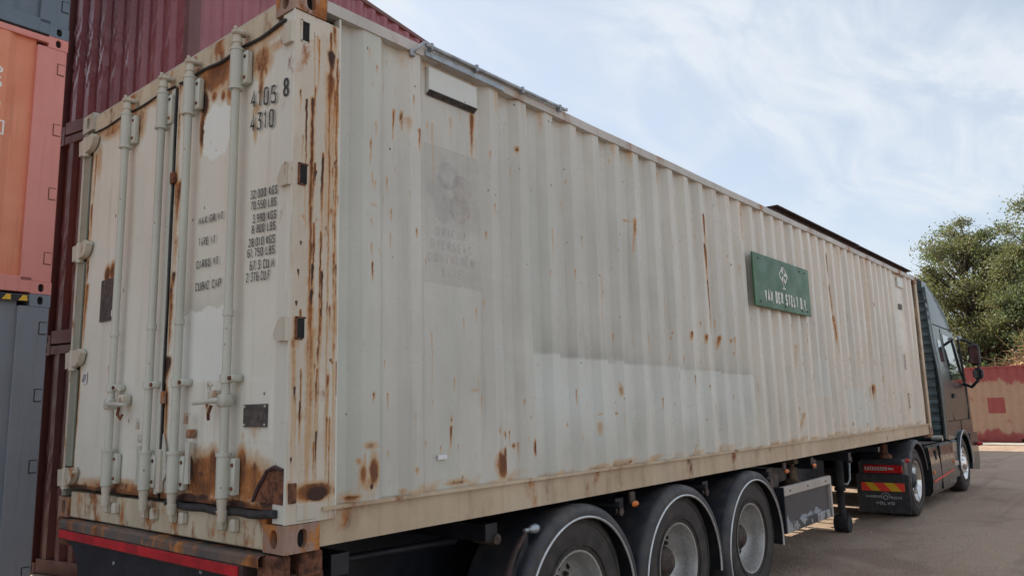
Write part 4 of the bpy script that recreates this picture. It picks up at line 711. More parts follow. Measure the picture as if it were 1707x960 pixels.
# rear end
q = MB(); n = 26; vs_, fs_ = [], []
for i in range(n+1):
    y = .12+(2.30-.12)*i/n; w = math.sin(y*6.1)*.004; zt = Z-.010-.004*math.sin(y*3); vs_ += [(-.050+w, y, Z-.060), (-.052+w, y, zt-.012), (-.040+w, y, zt), (.16, y, zt), (.16, y, Z-.060)]
for i in range(n):
    for k in range(5): fs_.append((5*i+k, 5*i+(k+1) % 5, 5*i+5+(k+1) % 5, 5*i+5+k))
q.raw(vs_, fs_); q.build('rear_crossbeam', weathered('worn_beam_paint', (.06, .062, .07), (.13, .115, .105), generic=.5, speck=2, dirt=(.20, .13, .09), dirt_amt=.7, lowdirt=.9, gsc=6, attr=False), tr)
q = MB(); q.box(-.058, -.044, .27, 2.265, Z-.112, Z-.066, .002); q.build('red_reflector_strip', M['red'], tr)
q = MB(); q.box(-.050, .10, .24, 2.285, Z-.122, Z-.062, .004); q.build('strip_carrier', M['darkrust'], tr)
q = MB(); q.prism([(2.20, Z-.122), (2.12, Z-.16), (2.06, Z-.22), (2.03, Z-.28), (2.03, Z-.95), (.30, Z-.95), (.30, Z-.122)], 'x', -.030, .06); rp = q.build('rear_panel', M['chassis'], tr)
for a, b in ((.62, .10), (1.55, .16)): MB().lathe((-.032, a, Z-b-.03), [(-.006, 0), (-.006, .010), (0, .012)], 8, axis='x').build('bolt', M['galv'], rp)
q = MB(); q.prism([(1.86, Z-.34), (1.90, Z-.75), (1.70, Z-.62)], 'x', -.034, -.030); q.build('panel_opening', M['hole'], rp)
for y0 in (.02, 2.25):
    q = MB(); q.box(-.02, .05, y0, y0+.16, Z-.115, Z-.012, .01); q.box(.10, .22, y0+.01, y0+.16, Z-.12, Z-.012, .008); q.box(.0, .24, y0+.03, y0+.15, Z-.17, Z-.10, .008); q.build('twistlock_bracket', M['rust'], tr)
q = MB(); q.tube([(.22, .35, Z-.135), (.6, .37, Z-.15), (1.4, .37, Z-.17)], .022, 8); q.build('frame_tube', M['chassis'], tr, smooth=60)
# main frame
for y0 in (.66, 1.62):
    q = MB(); q.box(.05, 9.0, y0, y0+.16, Z-.09, Z-.055); q.box(.05, 9.0, y0+.07, y0+.09, Z-.56, Z-.09); q.box(.05, 9.0, y0, y0+.16, Z-.60, Z-.56); q.box(8.8, 11.9, y0, y0+.16, Z-.19, Z-.05); q.build('main_beam', M['chassis'], tr)
for x in (.35, 1.4, 2.75, 4.08, 5.45, 6.75, 8.0, 9.3, 11.0):
    q = MB(); q.box(x-.05, x+.05, .08, 2.36, Z-.15 if x < 9 else Z-.12, Z-.055); q.build('cross_member', M['chassis'], tr)
MB().box(.3, 9.0, .84, 1.60, Z-.40, Z-.36).build('dark_fill_plate', M['underbody'], tr)  # plate added between the beams to keep the space under the trailer dark
# wheels
def tyre_prof(w, rad, rim):
    p = [(.035, rim), (.015, rim+.015), (.004, rim+.06), (.0, rim+(rad-rim)*.42), (.006, rad-.055), (.016, rad-.028), (.030, rad-.010), (.045, rad-.002)]
    for g_ in (.28, .5, .72): p += [(w*g_-.008, rad), (w*g_-.006, rad-.012), (w*g_+.006, rad-.012), (w*g_+.008, rad)]
    p += [(w-.045, rad-.002), (w-.02, rad-.02), (w-.004, rad-.06), (w, rim+(rad-rim)*.42), (w-.02, rim+.01), (w-.035, rim)]
    return p
s = Sh('tyre_rubber'); tn = s.noise(9, 6); M['tyre'] = s.fin(s.mix(s.rng(tn, .3, .75), (.018, .017, .018), (.070, .058, .050)), s.rng(tn, .3, .7, .55, .8))
def wheel(par, cx, y0, sgn, cz, rad, w, rim, style):
    f_ = lambda p: [(sgn*a, b) for a, b in p]
    if style == 'trailer': rp_ = [(.020, rim+.012), (.012, rim+.010), (.014, rim-.002), (.045, rim-.012), (.10, rim-.018), (.165, rim-.030), (.195, rim-.055), (.200, .150), (.198, .125)]
    elif style == 'drive': rp_ = [(.020, rim+.012), (.010, rim+.010), (.012, rim-.004), (.05, rim-.016), (.115, rim-.026), (.140, rim-.05), (.146, .150), (.142, .11)]
    else: rp_ = [(.020, rim+.012), (.006, rim+.012), (.0, rim-.006), (.025, rim-.025), (.045, rim-.05), (.030, .185), (.012, .165), (.010, .125)]
    wo = MB().lathe((cx, y0, cz), f_(tyre_prof(w, rad, rim)), 56).build('wheel', M['tyre'], par, smooth=35); wo['label'] = 'black rubber tyre on a silver rim'
    sg_ = MB()                                     # raised rings of the sidewall
    for rq in (rim+.045, rad-.075): sg_.lathe((cx, y0, cz), f_([(.004, rq-.006), (-.003, rq-.003), (-.003, rq+.003), (.004, rq+.006)]), 56)
    sg_.build('sidewall_ring', M['tyre'], wo, smooth=35)
    MB().lathe((cx, y0, cz), f_(rp_), 48).build('rim', M['alu'] if style == 'trailer' else M['chrome'], wo, smooth=35)
    b = rp_[-1][0]; hp = [(b, .13), (b-.05, .118), (b-.085, .10), (b-.10, .085), (b-.118, .06), (b-.122, .0)] if style != 'front' else [(.010, .13), (-.02, .11), (-.03, .09), (-.035, .0)]
    MB().lathe((cx, y0, cz), f_(hp), 24).build('hub', M['hub'] if style == 'trailer' else M['chassis'] if style == 'drive' else M['chrome'], wo, smooth=35)
    bo = MB()
    for k in range(10):
        t = 2*math.pi*k/10+.15; bo.lathe((cx+.167*math.cos(t), y0+sgn*(b if style != 'front' else .02), cz+.167*math.sin(t)), f_([(-.028, 0), (-.028, .014), (.0, .017)]), 6)
    bo.build('wheel_nuts', M['hub'] if style == 'trailer' else M['chrome'], wo)
    if style == 'trailer':
        h = MB()
        for k in range(8):
            t = 2*math.pi*k/8; h.raw([(cx+(.222+.018*math.cos(a))*math.cos(t)-.024*math.sin(a)*math.sin(t), y0+sgn*.1935, cz+(.222+.018*math.cos(a))*math.sin(t)+.024*math.sin(a)*math.cos(t)) for a in np.linspace(0, 6.283, 11)[:-1]], [tuple(range(10))])
        h.build('hand_holes', M['hole'], wo, fix=False)
    return wo
WX = (2.10, 3.42, 4.755)
for i, x in enumerate(WX):
    wheel(tr, x, -.012, 1, .535, .535, .385, .286, 'trailer'); wheel(tr, x, 2.45, -1, .535, .535, .385, .286, 'trailer')
    MB().tube([(x, .2, .53), (x, 2.24, .53)], .075, 12).build('axle', M['underbody'], tr, smooth=60)
    for sgn, yo in ((1, 0.), (-1, 2.438)):
        pr_ = [(.40, .640), (.10, .650), (.0, .656), (-.028, .650), (-.048, .634), (-.055, .610), (-.055, .580), (-.047, .574), (-.04, .606), (-.03, .632), (.0, .642), (.40, .628)]
        fo = MB().lathe((x+.01, yo, .455), [(sgn*a, b) for a, b in pr_], 44, R(-6), R(196)).build('fender', M['fender'], tr, smooth=40)
        tp = MB(); tp.tube([(x+.01+.577*math.cos(t), yo+sgn*-.056, .455+.577*math.sin(t)) for t in np.linspace(R(-6), R(196), 46)], .0085, 6); tp.build('fender_trim', M['trim'], fo, smooth=60)
    for xa, za in ((x-.05, Z-.05), (x+.62, Z-.10)):
        q = MB(); q.tube([(xa, .05, za), (xa, .75, za)], .024, 8); q.build('fender_stay', M['underbody'], tr, smooth=60)
    q = MB(); q.lathe((x-.66, .12, Z-.145), [(-.05, 0), (-.05, .030), (-.02, .034), (.12, .034), (.12, 0)], 14); q.build('brake_pot', M['hub'], tr, smooth=40)
    q = MB(); q.box(x-.25, x+.25, .50, .64, .40, .60, .02); q.lathe((x+.32, .56, .55), [(-.16, .0), (-.16, .10), (-.05, .13), (.05, .13), (.16, .10), (.16, 0)], 16, axis='z'); q.build('suspension_arm', M['underbody'], tr, smooth=40)
# bracket and hook lamp in front of the rearmost fender
q = MB(); q.tube([(1.60, -.005, Z-.13), (1.50, -.005, Z-.22), (1.40, 0, Z-.40), (1.33, 0, Z-.62)], [.012, .018, .022, .022], 6); q.build('flap_bracket', M['darkrust'], tr, smooth=50)
q = MB(); q.prism([(1.66, Z-.12), (1.45, Z-.40), (1.40, Z-.85), (1.52, Z-.85), (1.62, Z-.45)], 'y', .02, .04); q.build('mud_flap', M['rubber'], tr)
q = MB(); q.lathe((1.625, .0, Z-.115), [(-.03, 0), (-.03, .012), (.0, .014), (.015, .008), (.03, .022), (.07, .030), (.10, .018), (.105, 0)], 14, axis='x'); q.build('hook_lamp', M['galv'], tr, smooth=60)
q = MB(); q.tube([(2.28-.35, .18, Z-.12), (2.30-.35, .45, Z-.12)], .05, 12); q.build('valve_body', M['rust'], tr, smooth=50)
for x in (2.885, 5.80, 6.60):
    q = MB(); q.box(x-.035, x+.035, .05, .07, Z-.10, Z-.02, .004); mo = q.build('marker_bracket', M['hub'], tr)
    q = MB(); q.box(x-.040, x+.040, .02, .05, Z-.125, Z-.085, .014); q.build('marker_lamp', M['amber'], mo)
q = MB(); q.lathe((6.42, .22, Z-.30), [(0, 0), (0, .115), (.035, .105), (.06, .06), (.13, .05), (.18, .058), (.20, .03), (.24, .03), (.24, 0)], 16, axis='z'); q.box(6.36, 6.48, .16, .28, Z-.08, Z-.01, .006); q.build('twistlock_bolster', plain('brown_grease_steel', (.13, .085, .05), .7, .1, .4, 18, .3), tr, smooth=40)
q = MB(); q.prism([(5.48, Z-.10), (5.74, Z-.13), (5.70, Z-.34), (5.58, Z-.32)], 'y', .10, .13); q.build('bracket_plate', M['hub'], tr)
# worn side guard box between wheels and landing gear
s = Sh('peeling_box_paint'); pn = s.rng(s.noise(7, 7, .6), .50, .55); M['peel'] = s.fin(s.mix(pn, (.050, .046, .048), s.mix(s.noise(3), (.30, .265, .25), (.40, .40, .42))), .6)
s = Sh('box_panel_paint'); zz_ = s.xyz()[2]; pk = s.math('ADD', s.rng(zz_, .52, .66, .16, -.12), s.noise(6.5, 6, .55)); M['boxpanel'] = s.fin(s.mix(s.rng(pk, .62, .66), s.mix(s.noise(4), (.052, .048, .052), (.085, .075, .078)), (.30, .31, .345)), .55)
M['boxbeige'] = weathered('box_beige_paint', (.40, .355, .32), (.48, .43, .39), generic=.05, speck=2, dirt=(.10, .08, .07), dirt_amt=.5, attr=False)
q = MB(); q.box(5.62, 6.97, .06, .46, .46, .83); bx = q.build('side_box', M['chassis'], tr)
MB().box(5.64, 6.94, .030, .058, .53, .80).build('box_panel', M['boxpanel'], bx)
q = MB(); q.box(5.60, 7.00, .000, .055, .800, .888, .006); q.build('box_top_band', M['boxbeige'], bx)
q = MB(); q.box(6.955, 7.00, .000, .50, .45, .798, .005); q.build('box_end_band', M['boxbeige'], bx)
q = MB(); q.box(5.60, 6.95, .010, .06, .45, .535, .005); q.build('box_bottom_band', M['peel'], bx)
MB().box(5.595, 5.63, .004, .50, .452, .885, .004).build('box_side_plate', M['chassis'], bx)
for x in (5.75, 6.25, 6.80): MB().lathe((x, .0, .845), [(-.006, 0), (-.006, .009), (0, .011)], 8).build('bolt', M['hub'], bx)
# box, tank and straps added on the far side to block low sun
q = MB(); q.box(5.6, 8.25, 1.95, 2.38, .22, .92, .02); q.build('side_box', M['underbody'], tr)
q = MB(); q.tube([(8.35, 2.18, .32), (9.95, 2.18, .32)], .19, 16); q.build('sun_block_tank', M['underbody'], tr, smooth=50)
for x in (8.6, 9.1, 9.6): MB().box(x-.03, x+.03, 2.1, 2.2, .45, 1.06).build('sun_block_strap', M['underbody'], tr)
# landing gear
for y in (.48, 1.96):
    q = MB(); q.tube([(8.80, y, .55), (8.80, y, 1.04)], .062, 14); q.tube([(8.80, y, .20), (8.80, y, .56)], .048, 14); q.tube([(8.80, y, .53), (8.80, y, .57)], .07, 14); lg = q.build('landing_leg', M['underbody'], tr, smooth=40)
    q = MB(); q.lathe((8.80, y-.09, .11), [(0, 0), (0, .105), (.18, .105), (.18, 0)], 20); q.box(8.70, 8.92, y-.07, y+.07, .13, .21, .01); q.build('landing_foot', M['underbody'], lg, smooth=40)
q = MB(); q.tube([(9.02, .40, 1.0), (9.02, .40, .85), (8.98, .40, .66), (8.92, .42, .60), (8.86, .44, .62)], .014, 8); q.build('air_hose', M['galv'], tr, smooth=60)
q = MB(); q.box(8.99, 9.07, .37, .43, .88, .96, .006); q.build('hose_bracket', M['hub'], tr)
MB().box(8.74, 8.86, .55, 1.90, .60, .68).build('leg_brace', M['underbody'], tr)
q = MB(); q.lathe((10.2, .25, Z-.26), [(0, 0), (0, .10), (.04, .09), (.07, .05), (.14, .045), (.18, .055), (.2, .03), (.24, 0)], 14, axis='z'); q.build('twistlock_bolster', M['rust'], tr, smooth=40)
q = MB(); q.box(L-.12, L+.06, .02, .12, Z-.06, Z+.18, .02); q.tube([(L+.03, .07, Z+.16), (L+.03, .07, Z+.26)], .03, 8); q.build('front_pin', M['casting'], tr)

# ------------------------------------------------------------------ tractor unit
s = Sh('truck_paint'); M['truck'] = s.fin(s.mix(s.noise(2), (.006, .017, .018), (.008, .022, .023)), .30, 0., Coat_Weight=.38, Coat_Roughness=.05, Specular_IOR_Level=.4)
M['truckdark'] = plain('cab_back_plastic', (.10, .14, .155), .32, 0, .25, 4)
M['trucksill'] = plain('side_deflector_paint', (.034, .055, .063), .35, 0, .12, 3)
s = Sh('dark_glass'); M['glass'] = s.fin((.012, .015, .017), .04, 0., Coat_Weight=1.0, Coat_Roughness=.02)
tk = thing('truck_tractor', 'dark green-black truck tractor pulling the container trailer', 'truck', (12.9, 1.22, 0), world=True)
lv = [(.98, 15.86, .020, .10), (1.25, 15.90, .012, .16), (1.9, 15.88, .010, .26), (2.25, 15.80, .030, .34), (2.7, 15.62, .075, .40), (3.0, 15.48, .09, .44), (3.25, 15.26, .10, .48), (3.5, 14.86, .115, .52), (3.7, 14.30, .135, .50), (3.82, 13.86, .17, .36), (3.88, 13.62, .26, .22)]
XB = 13.36
def ring(z, grow=0.):
    zs = [a[0] for a in lv]; xf = np.interp(z, zs, [a[1] for a in lv])+grow; ins = np.interp(z, zs, [a[2] for a in lv])-grow; rf = min(np.interp(z, zs, [a[3] for a in lv]), (xf-XB)*.6); y0, y1 = -.015+ins, 2.455-ins; rb = .05; P = []
    for (cx, cy, a0, rd) in ((xf-rf, y1-rf, 0, rf), (XB+rb, y1-rb, 90, rb), (XB+rb, y0+rb, 180, rb), (xf-rf, y0+rf, 270, rf)):
        for t in np.linspace(a0, a0+90, 9): P.append((cx+rd*math.cos(R(t)), cy+rd*math.sin(R(t)), z))
    return P
q = MB(); zl = list(np.linspace(.98, 3.88, 34)); N_ = 36
for z in zl: q.raw(ring(z), [])
for i in range(len(zl)-1):
    for k in range(N_): q.f.append((i*N_+k, i*N_+(k+1) % N_, (i+1)*N_+(k+1) % N_, (i+1)*N_+k))
q.f += [tuple(range(N_)), tuple((len(zl)-1)*N_+k for k in range(N_))]
cab = q.build('cab', M['truck'], tk, smooth=32)
def side_patch(name, mt, pts, out, par):               # polygon on the right cab side, following its taper
    zs = [a[0] for a in lv]; g_ = lambda z: -.015+np.interp(z, zs, [a[2] for a in lv])
    n = len(pts); v = [(x, g_(z)-out, z) for x, z in pts]+[(x, g_(z)+.01, z) for x, z in pts]
    return MB().raw(v, [tuple(range(n))]+[(i, (i+1) % n, n+(i+1) % n, n+i) for i in range(n)]).build(name, mt, par)
dr = side_patch('door', M['truck'], [(14.02, 1.30), (15.25, 1.30), (15.45, 1.55), (15.45, 2.1), (15.12, 2.95), (14.02, 2.98)], .006, cab)
side_patch('side_window', M['glass'], [(14.12, 2.02), (15.28, 1.96), (15.30, 2.12), (15.02, 2.84), (14.12, 2.88)], .011, dr)
side_patch('bunk_window', M['glass'], [(13.62, 2.35), (13.88, 2.35), (13.88, 2.75), (13.62, 2.75)], .006, cab)
side_patch('door_handle', M['chassis'], [(14.08, 1.70), (14.30, 1.70), (14.30, 1.78), (14.08, 1.78)], .03, dr)
side_patch('side_trim', M['hole'], [(15.40, 1.28), (15.50, 1.28), (15.50, 1.92), (15.44, 1.95)], .010, cab)
for za, zb_, xa in ((1.30, 2.98, 14.005), (1.05, 1.30, 14.6)): side_patch('panel_gap', M['hole'], [(xa, za), (xa+.016, za), (xa+.016, zb_), (xa, zb_)], .0075, cab)
side_patch('panel_gap', M['hole'], [(13.5, 1.285), (15.5, 1.285), (15.5, 1.30), (13.5, 1.30)], .0075, cab)
side_patch('panel_gap', M['hole'], [(13.45, 3.02), (15.1, 2.99), (15.1, 3.005), (13.45, 3.035)], .007, cab)
q = MB(); P = [ring(z, .006) for z in np.linspace(2.0, 2.98, 9)]; idx = list(range(27+1, 36))+list(range(0, 8))
for p in P: q.raw([p[k] for k in idx], [])
for i in range(8):
    for k in range(len(idx)-1): q.f.append((i*len(idx)+k, i*len(idx)+k+1, (i+1)*len(idx)+k+1, (i+1)*len(idx)+k))
q.build('windscreen', M['glass'], cab, smooth=60, fix=False)
q = MB(); q.box(14.6, 15.70, .35, 2.09, 3.30, 3.36, .02); q.build('sun_visor', M['chassis'], cab)
# back wall with its ribs and ducts
q = MB(); q.box(13.33, XB+.02, .10, 2.34, 1.05, 3.70); bw = q.build('cab_back', M['truckdark'], cab)
for z in np.arange(1.15, 3.55, .15):
    q = MB(); q.box(13.285, 13.332, .08, 2.36, z, z+.075, .012); q.build('back_rib', M['truckdark'], bw)
q = MB(); q.box(13.15, 13.32, 1.4, 1.7, 1.25, 3.30, .03); q.build('air_intake', M['chassis'], bw)
q = MB(); q.prism([(.13, 3.62), (.13, 3.80), (.28, 3.885), (2.16, 3.885), (2.31, 3.80), (2.31, 3.62)], 'x', 13.22, 13.60); q.build('roof_rear', M['truck'], cab)
for sg_, yo in ((1, 0.), (-1, 2.44)):
    zs = [a[0] for a in lv]; g_ = lambda z: np.interp(z, zs, [a[2] for a in lv])
    zl_ = np.linspace(1.0, 3.66, 16); v = []
    for z in zl_:
        y = yo+sg_*(g_(z)-.012); v += [(13.24, y+sg_*.010, z), (13.52, y, z), (13.52, y+sg_*.030, z), (13.24, y+sg_*.035, z)]
    fcs = [(4*i+k, 4*i+(k+1) % 4, 4*i+4+(k+1) % 4, 4*i+4+k) for i in range(15) for k in range(4)]+[(0, 1, 2, 3), (60, 61, 62, 63)]
    MB().raw(v, fcs).build('side_deflector', M['trucksill'], cab)
    q = MB(); q.box(13.26, 13.30, yo+sg_*.30, yo+sg_*.33, 1.1, 3.55); q.build('grab_rail', M['chassis'], cab)
# roof cap shining above the deflector
q = MB(); q.tube([(13.5, .50, 3.84), (14.1, .50, 3.80), (14.5, .5, 3.70)], .02, 6); q.build('roof_rail', M['chrome'], cab, smooth=60)
# mirrors
q = MB(); q.tube([(15.30, .02, 2.86), (15.34, -.12, 2.80), (15.28, -.27, 2.72), (15.26, -.30, 2.25), (15.26, -.26, 2.02), (15.28, -.14, 1.90), (15.30, .0, 1.97)], [.03, .028, .025, .022, .03, .032, .03], 8); mir = q.build('mirror_arm', M['chassis'], cab, smooth=60)
q = MB(); q.box(15.20, 15.38, -.34, -.16, 2.31, 2.73, .045); q.build('mirror', M['chassis'], mir)
q = MB(); q.box(15.20, 15.38, -.36, -.19, 2.04, 2.26, .05); q.build('mirror', M['chassis'], mir)
MB().box(15.193, 15.20, -.32, -.18, 2.35, 2.70).build('mirror_glass', plain('mirror_glass_dark', (.10, .05, .05), .12, .6, .2, 3), mir); MB().box(15.193, 15.20, -.34, -.21, 2.07, 2.23).build('mirror_glass', M['glass'], mir)
q = MB(); q.tube([(15.22, .00, 2.83), (15.28, -.02, 2.35), (15.34, -.01, 1.98)], .022, 6); q.build('pillar_bar', M['chassis'], mir, smooth=60)
q = MB(); q.lathe((15.26, -.02, 2.86), [(-.1, 0), (-.1, .03), (0, .045), (.16, .03), (.16, 0)], 12, axis='x'); q.build('mirror_cowl', M['galv'], mir, smooth=60)
# lower front: bumper, wheel arch, steps
q = MB(); q.prism([(15.10, .36), (15.80, .30), (15.93, .45), (15.93, 1.02), (15.20, 1.02), (15.16, .70)], 'y', -.03, 2.47); q.build('bumper', M['truck'], tk)
q = MB(); q.box(15.93, 15.99, .3, 2.1, .38, .60, .02); q.build('bumper_lip', M['chassis'], tk)
q = MB(); q.lathe((15.72, -.06, .80), [(-.08, 0), (-.08, .03), (0, .05), (.03, .02)], 10); q.build('corner_lamp', M['redlens'], tk, smooth=50)
FX, RXW = 14.52, 10.80
for yo, sg_ in ((0, 1), (2.44, -1)):
    wheel(tk, FX, yo-sg_*.005, sg_, .50, .50, .30, .286, 'front')
    wheel(tk, RXW, yo-sg_*.015, sg_, .50, .50, .28, .286, 'drive'); 
    MB().lathe((RXW, yo+sg_*.32, .50), [(sg_*a, b) for a, b in tyre_prof(.28, .50, .286)], 40).build('inner_tyre', M['tyre'], tk, smooth=35)
    pf = [(.34, .60), (.0, .612), (-.03, .606), (-.045, .585), (-.045, .545), (-.038, .54), (-.03, .575), (.0, .595), (.34, .585)]
    fo = MB().lathe((FX, yo, .50), [(sg_*a, b) for a, b in pf], 36, R(-2), R(186)).build('front_fender', M['truck'], tk, smooth=40)
    MB().tube([(FX+.60*math.cos(t), yo-sg_*.048, .50+.60*math.sin(t)) for t in np.linspace(R(-2), R(186), 30)], .010, 6).build('fender_trim', M['trim'], fo, smooth=60)
    pf = [(.62, .575), (.0, .59), (-.04, .585), (-.06, .56), (-.06, .53), (-.05, .525), (-.04, .555), (.0, .572), (.62, .560)]
    MB().lathe((RXW, yo, .515), [(sg_*a, b) for a, b in pf], 36, R(12), R(178)).build('rear_fender', M['fender'], tk, smooth=40)
q = MB(); q.box(13.50, 13.93, -.02, .5, .30, .97, .03); q.build('step_box', M['truck'], tk); MB().box(13.55, 13.86, -.03, .3, .52, .60, .01).build('step', M['alu'], tk)
q = MB(); q.box(13.96, 14.02, -.03, .4, .20, .60, .02); q.build('mud_flap', M['rubber'], tk)
# side fairing
zp = [(.965, .03), (.93, -.02), (.70, -.040), (.45, -.045), (.26, -.030), (.19, .02)]
v = [(x, y, z) for x in (11.66, 13.48) for z, y in zp]; n6 = len(zp)
fa = MB().raw(v+[(x, .10, z) for x in (11.66, 13.48) for z, y in zp], [(k, k+1, n6+k+1, n6+k) for k in range(n6-1)]+[(k, k+1, 2*n6+k+1, 2*n6+k) for k in range(n6-1)]+[(n6+k, n6+k+1, 3*n6+k+1, 3*n6+k) for k in range(n6-1)]+[(0, n6, 3*n6, 2*n6)]).build('side_fairing', plain('fairing_paint', (.020, .022, .022), .22, .0, .12, 2, Coat_Weight=.35), tk, smooth=30)
MB().raw([(11.74, -.0475, .395), (13.30, -.0475, .475), (13.30, -.0475, .500), (11.74, -.0475, .430)], [(0, 1, 2, 3)]).build('red_stripe', M['hazred'], fa, fix=False)
for a, b in ((11.80, .55), (13.36, .62)): MB().lathe((a, -.043, b), [(-.014, 0), (-.014, .025), (0, .032)], 12).build('side_marker', M['amber'], fa, smooth=50)
MB().box(12.02, 12.10, -.044, -.02, .72, .88, .01).build('fairing_slot', M['hole'], fa)
for x in (12.35,): MB().box(x-.004, x+.004, -.0485, -.02, .25, .94).build('fairing_joint', M['hole'], fa)
MB().box(11.66, 13.48, 2.36, 2.46, .19, .96, .03).build('side_fairing', M['truck'], tk); MB().box(9.93, 9.95, 1.85, 2.52, .13, .84, .004).build('mud_flap', M['rubber'], tk); MB().box(11.5, 13.3, .5, 1.9, .30, .62, .03).build('gearbox', M['underbody'], tk)
MB().box(11.6, 13.4, .02, 2.4, .90, .965).build('deck_plate', M['chassis'], tk)
for y0 in (.78, 1.58): MB().box(9.95, 15.4, y0, y0+.08, .62, .88).build('chassis_rail', M['chassis'], tk)
MB().box(10.2, 11.3, .75, 1.70, .90, 1.04, .02).build('fifth_wheel', M['underbody'], tk)
q = MB(); q.lathe((13.15, .10, 1.02), [(-.05, 0), (-.05, .05), (.12, .05), (.12, 0)], 12); q.build('work_lamp', M['alu'], tk, smooth=50)
# tail: lamp cluster, hazard board, printed mud flap
q = MB(); q.box(9.94, 10.22, -.05, .56, .60, .86, .03); q.build('tail_bracket', M['fender'], tk)
q = MB(); q.box(9.905, 9.94, -.035, .475, .680, .790, .008); tl = q.build('tail_lamp', M['redlens'], tk)
q = MB()
for i in range(9): q.box(9.899, 9.905, .165+.034*i, .188+.034*i, .712, .765, .003)
q.build('lamp_lens', M['lensclear'], tl); MB().box(9.899, 9.905, .08, .15, .725, .755, .002).build('lamp_lens', M['lensclear'], tl)
q = MB(); q.lathe((9.95, -.085, .855), [(-.05, 0), (-.05, .02), (0, .035), (.02, .0)], 10); q.build('outline_lamp', M['redlens'], tk, smooth=50)
q = MB(); q.box(9.915, 9.93, -.10, .59, .13, .66, .004); mf = q.build('printed_mud_flap', M['rubber'], tk)
Y0, Y1, Z0, Z1 = .525, -.045, .430, .545
hz = MB().box(9.905, 9.914, Y1, Y0, Z0, Z1, .003).build('hazard_board', M['hazyel'], tk)
w = Y0-Y1
for P in ([(0, 1), (.08, 1), (.25, 0), (0, 0)], [(.28, 1), (.52, 1), (.70, 0), (.45, 0)], [(.76, 1), (1, 1), (1, 0), (.94, 0)]):   # red diagonals
    MB().raw([(9.9035, Y0-w*t, Z0+(Z1-Z0)*k) for t, k in P], [(0, 1, 2, 3)]).build('red_stripe', M['hazred'], hz, fix=False)
letters('flap_lettering', 'HARBERS', lambda a, b, k: (9.9125-.0003*k, .475-.215*a, .335+.033*b), M['flaptext'], mf, bold=.24, asp=.9, gap=.2)
letters('flap_lettering', 'TRUCKS', lambda a, b, k: (9.9125-.0003*k, .175-.17*a, .328+.033*b), M['flaptext'], mf, bold=.24, asp=.9, gap=.2)
letters('flap_lettering', 'VOLVO', lambda a, b, k: (9.9125-.0003*k, .355-.25*a, .245+.042*b), M['flaptext'], mf, bold=.26, asp=1.0, gap=.2)
q = MB(); q.tube([(9.912, .215+.028*math.cos(t), .345+.028*math.sin(t)) for t in np.linspace(0, 6.28, 17)], .006, 4); q.tube([(9.912, .215+.062*math.cos(t), .345+.062*math.sin(t)) for t in np.linspace(R(20), R(165), 12)], .0045, 4); q.build('flap_emblem', M['flaptext'], mf)

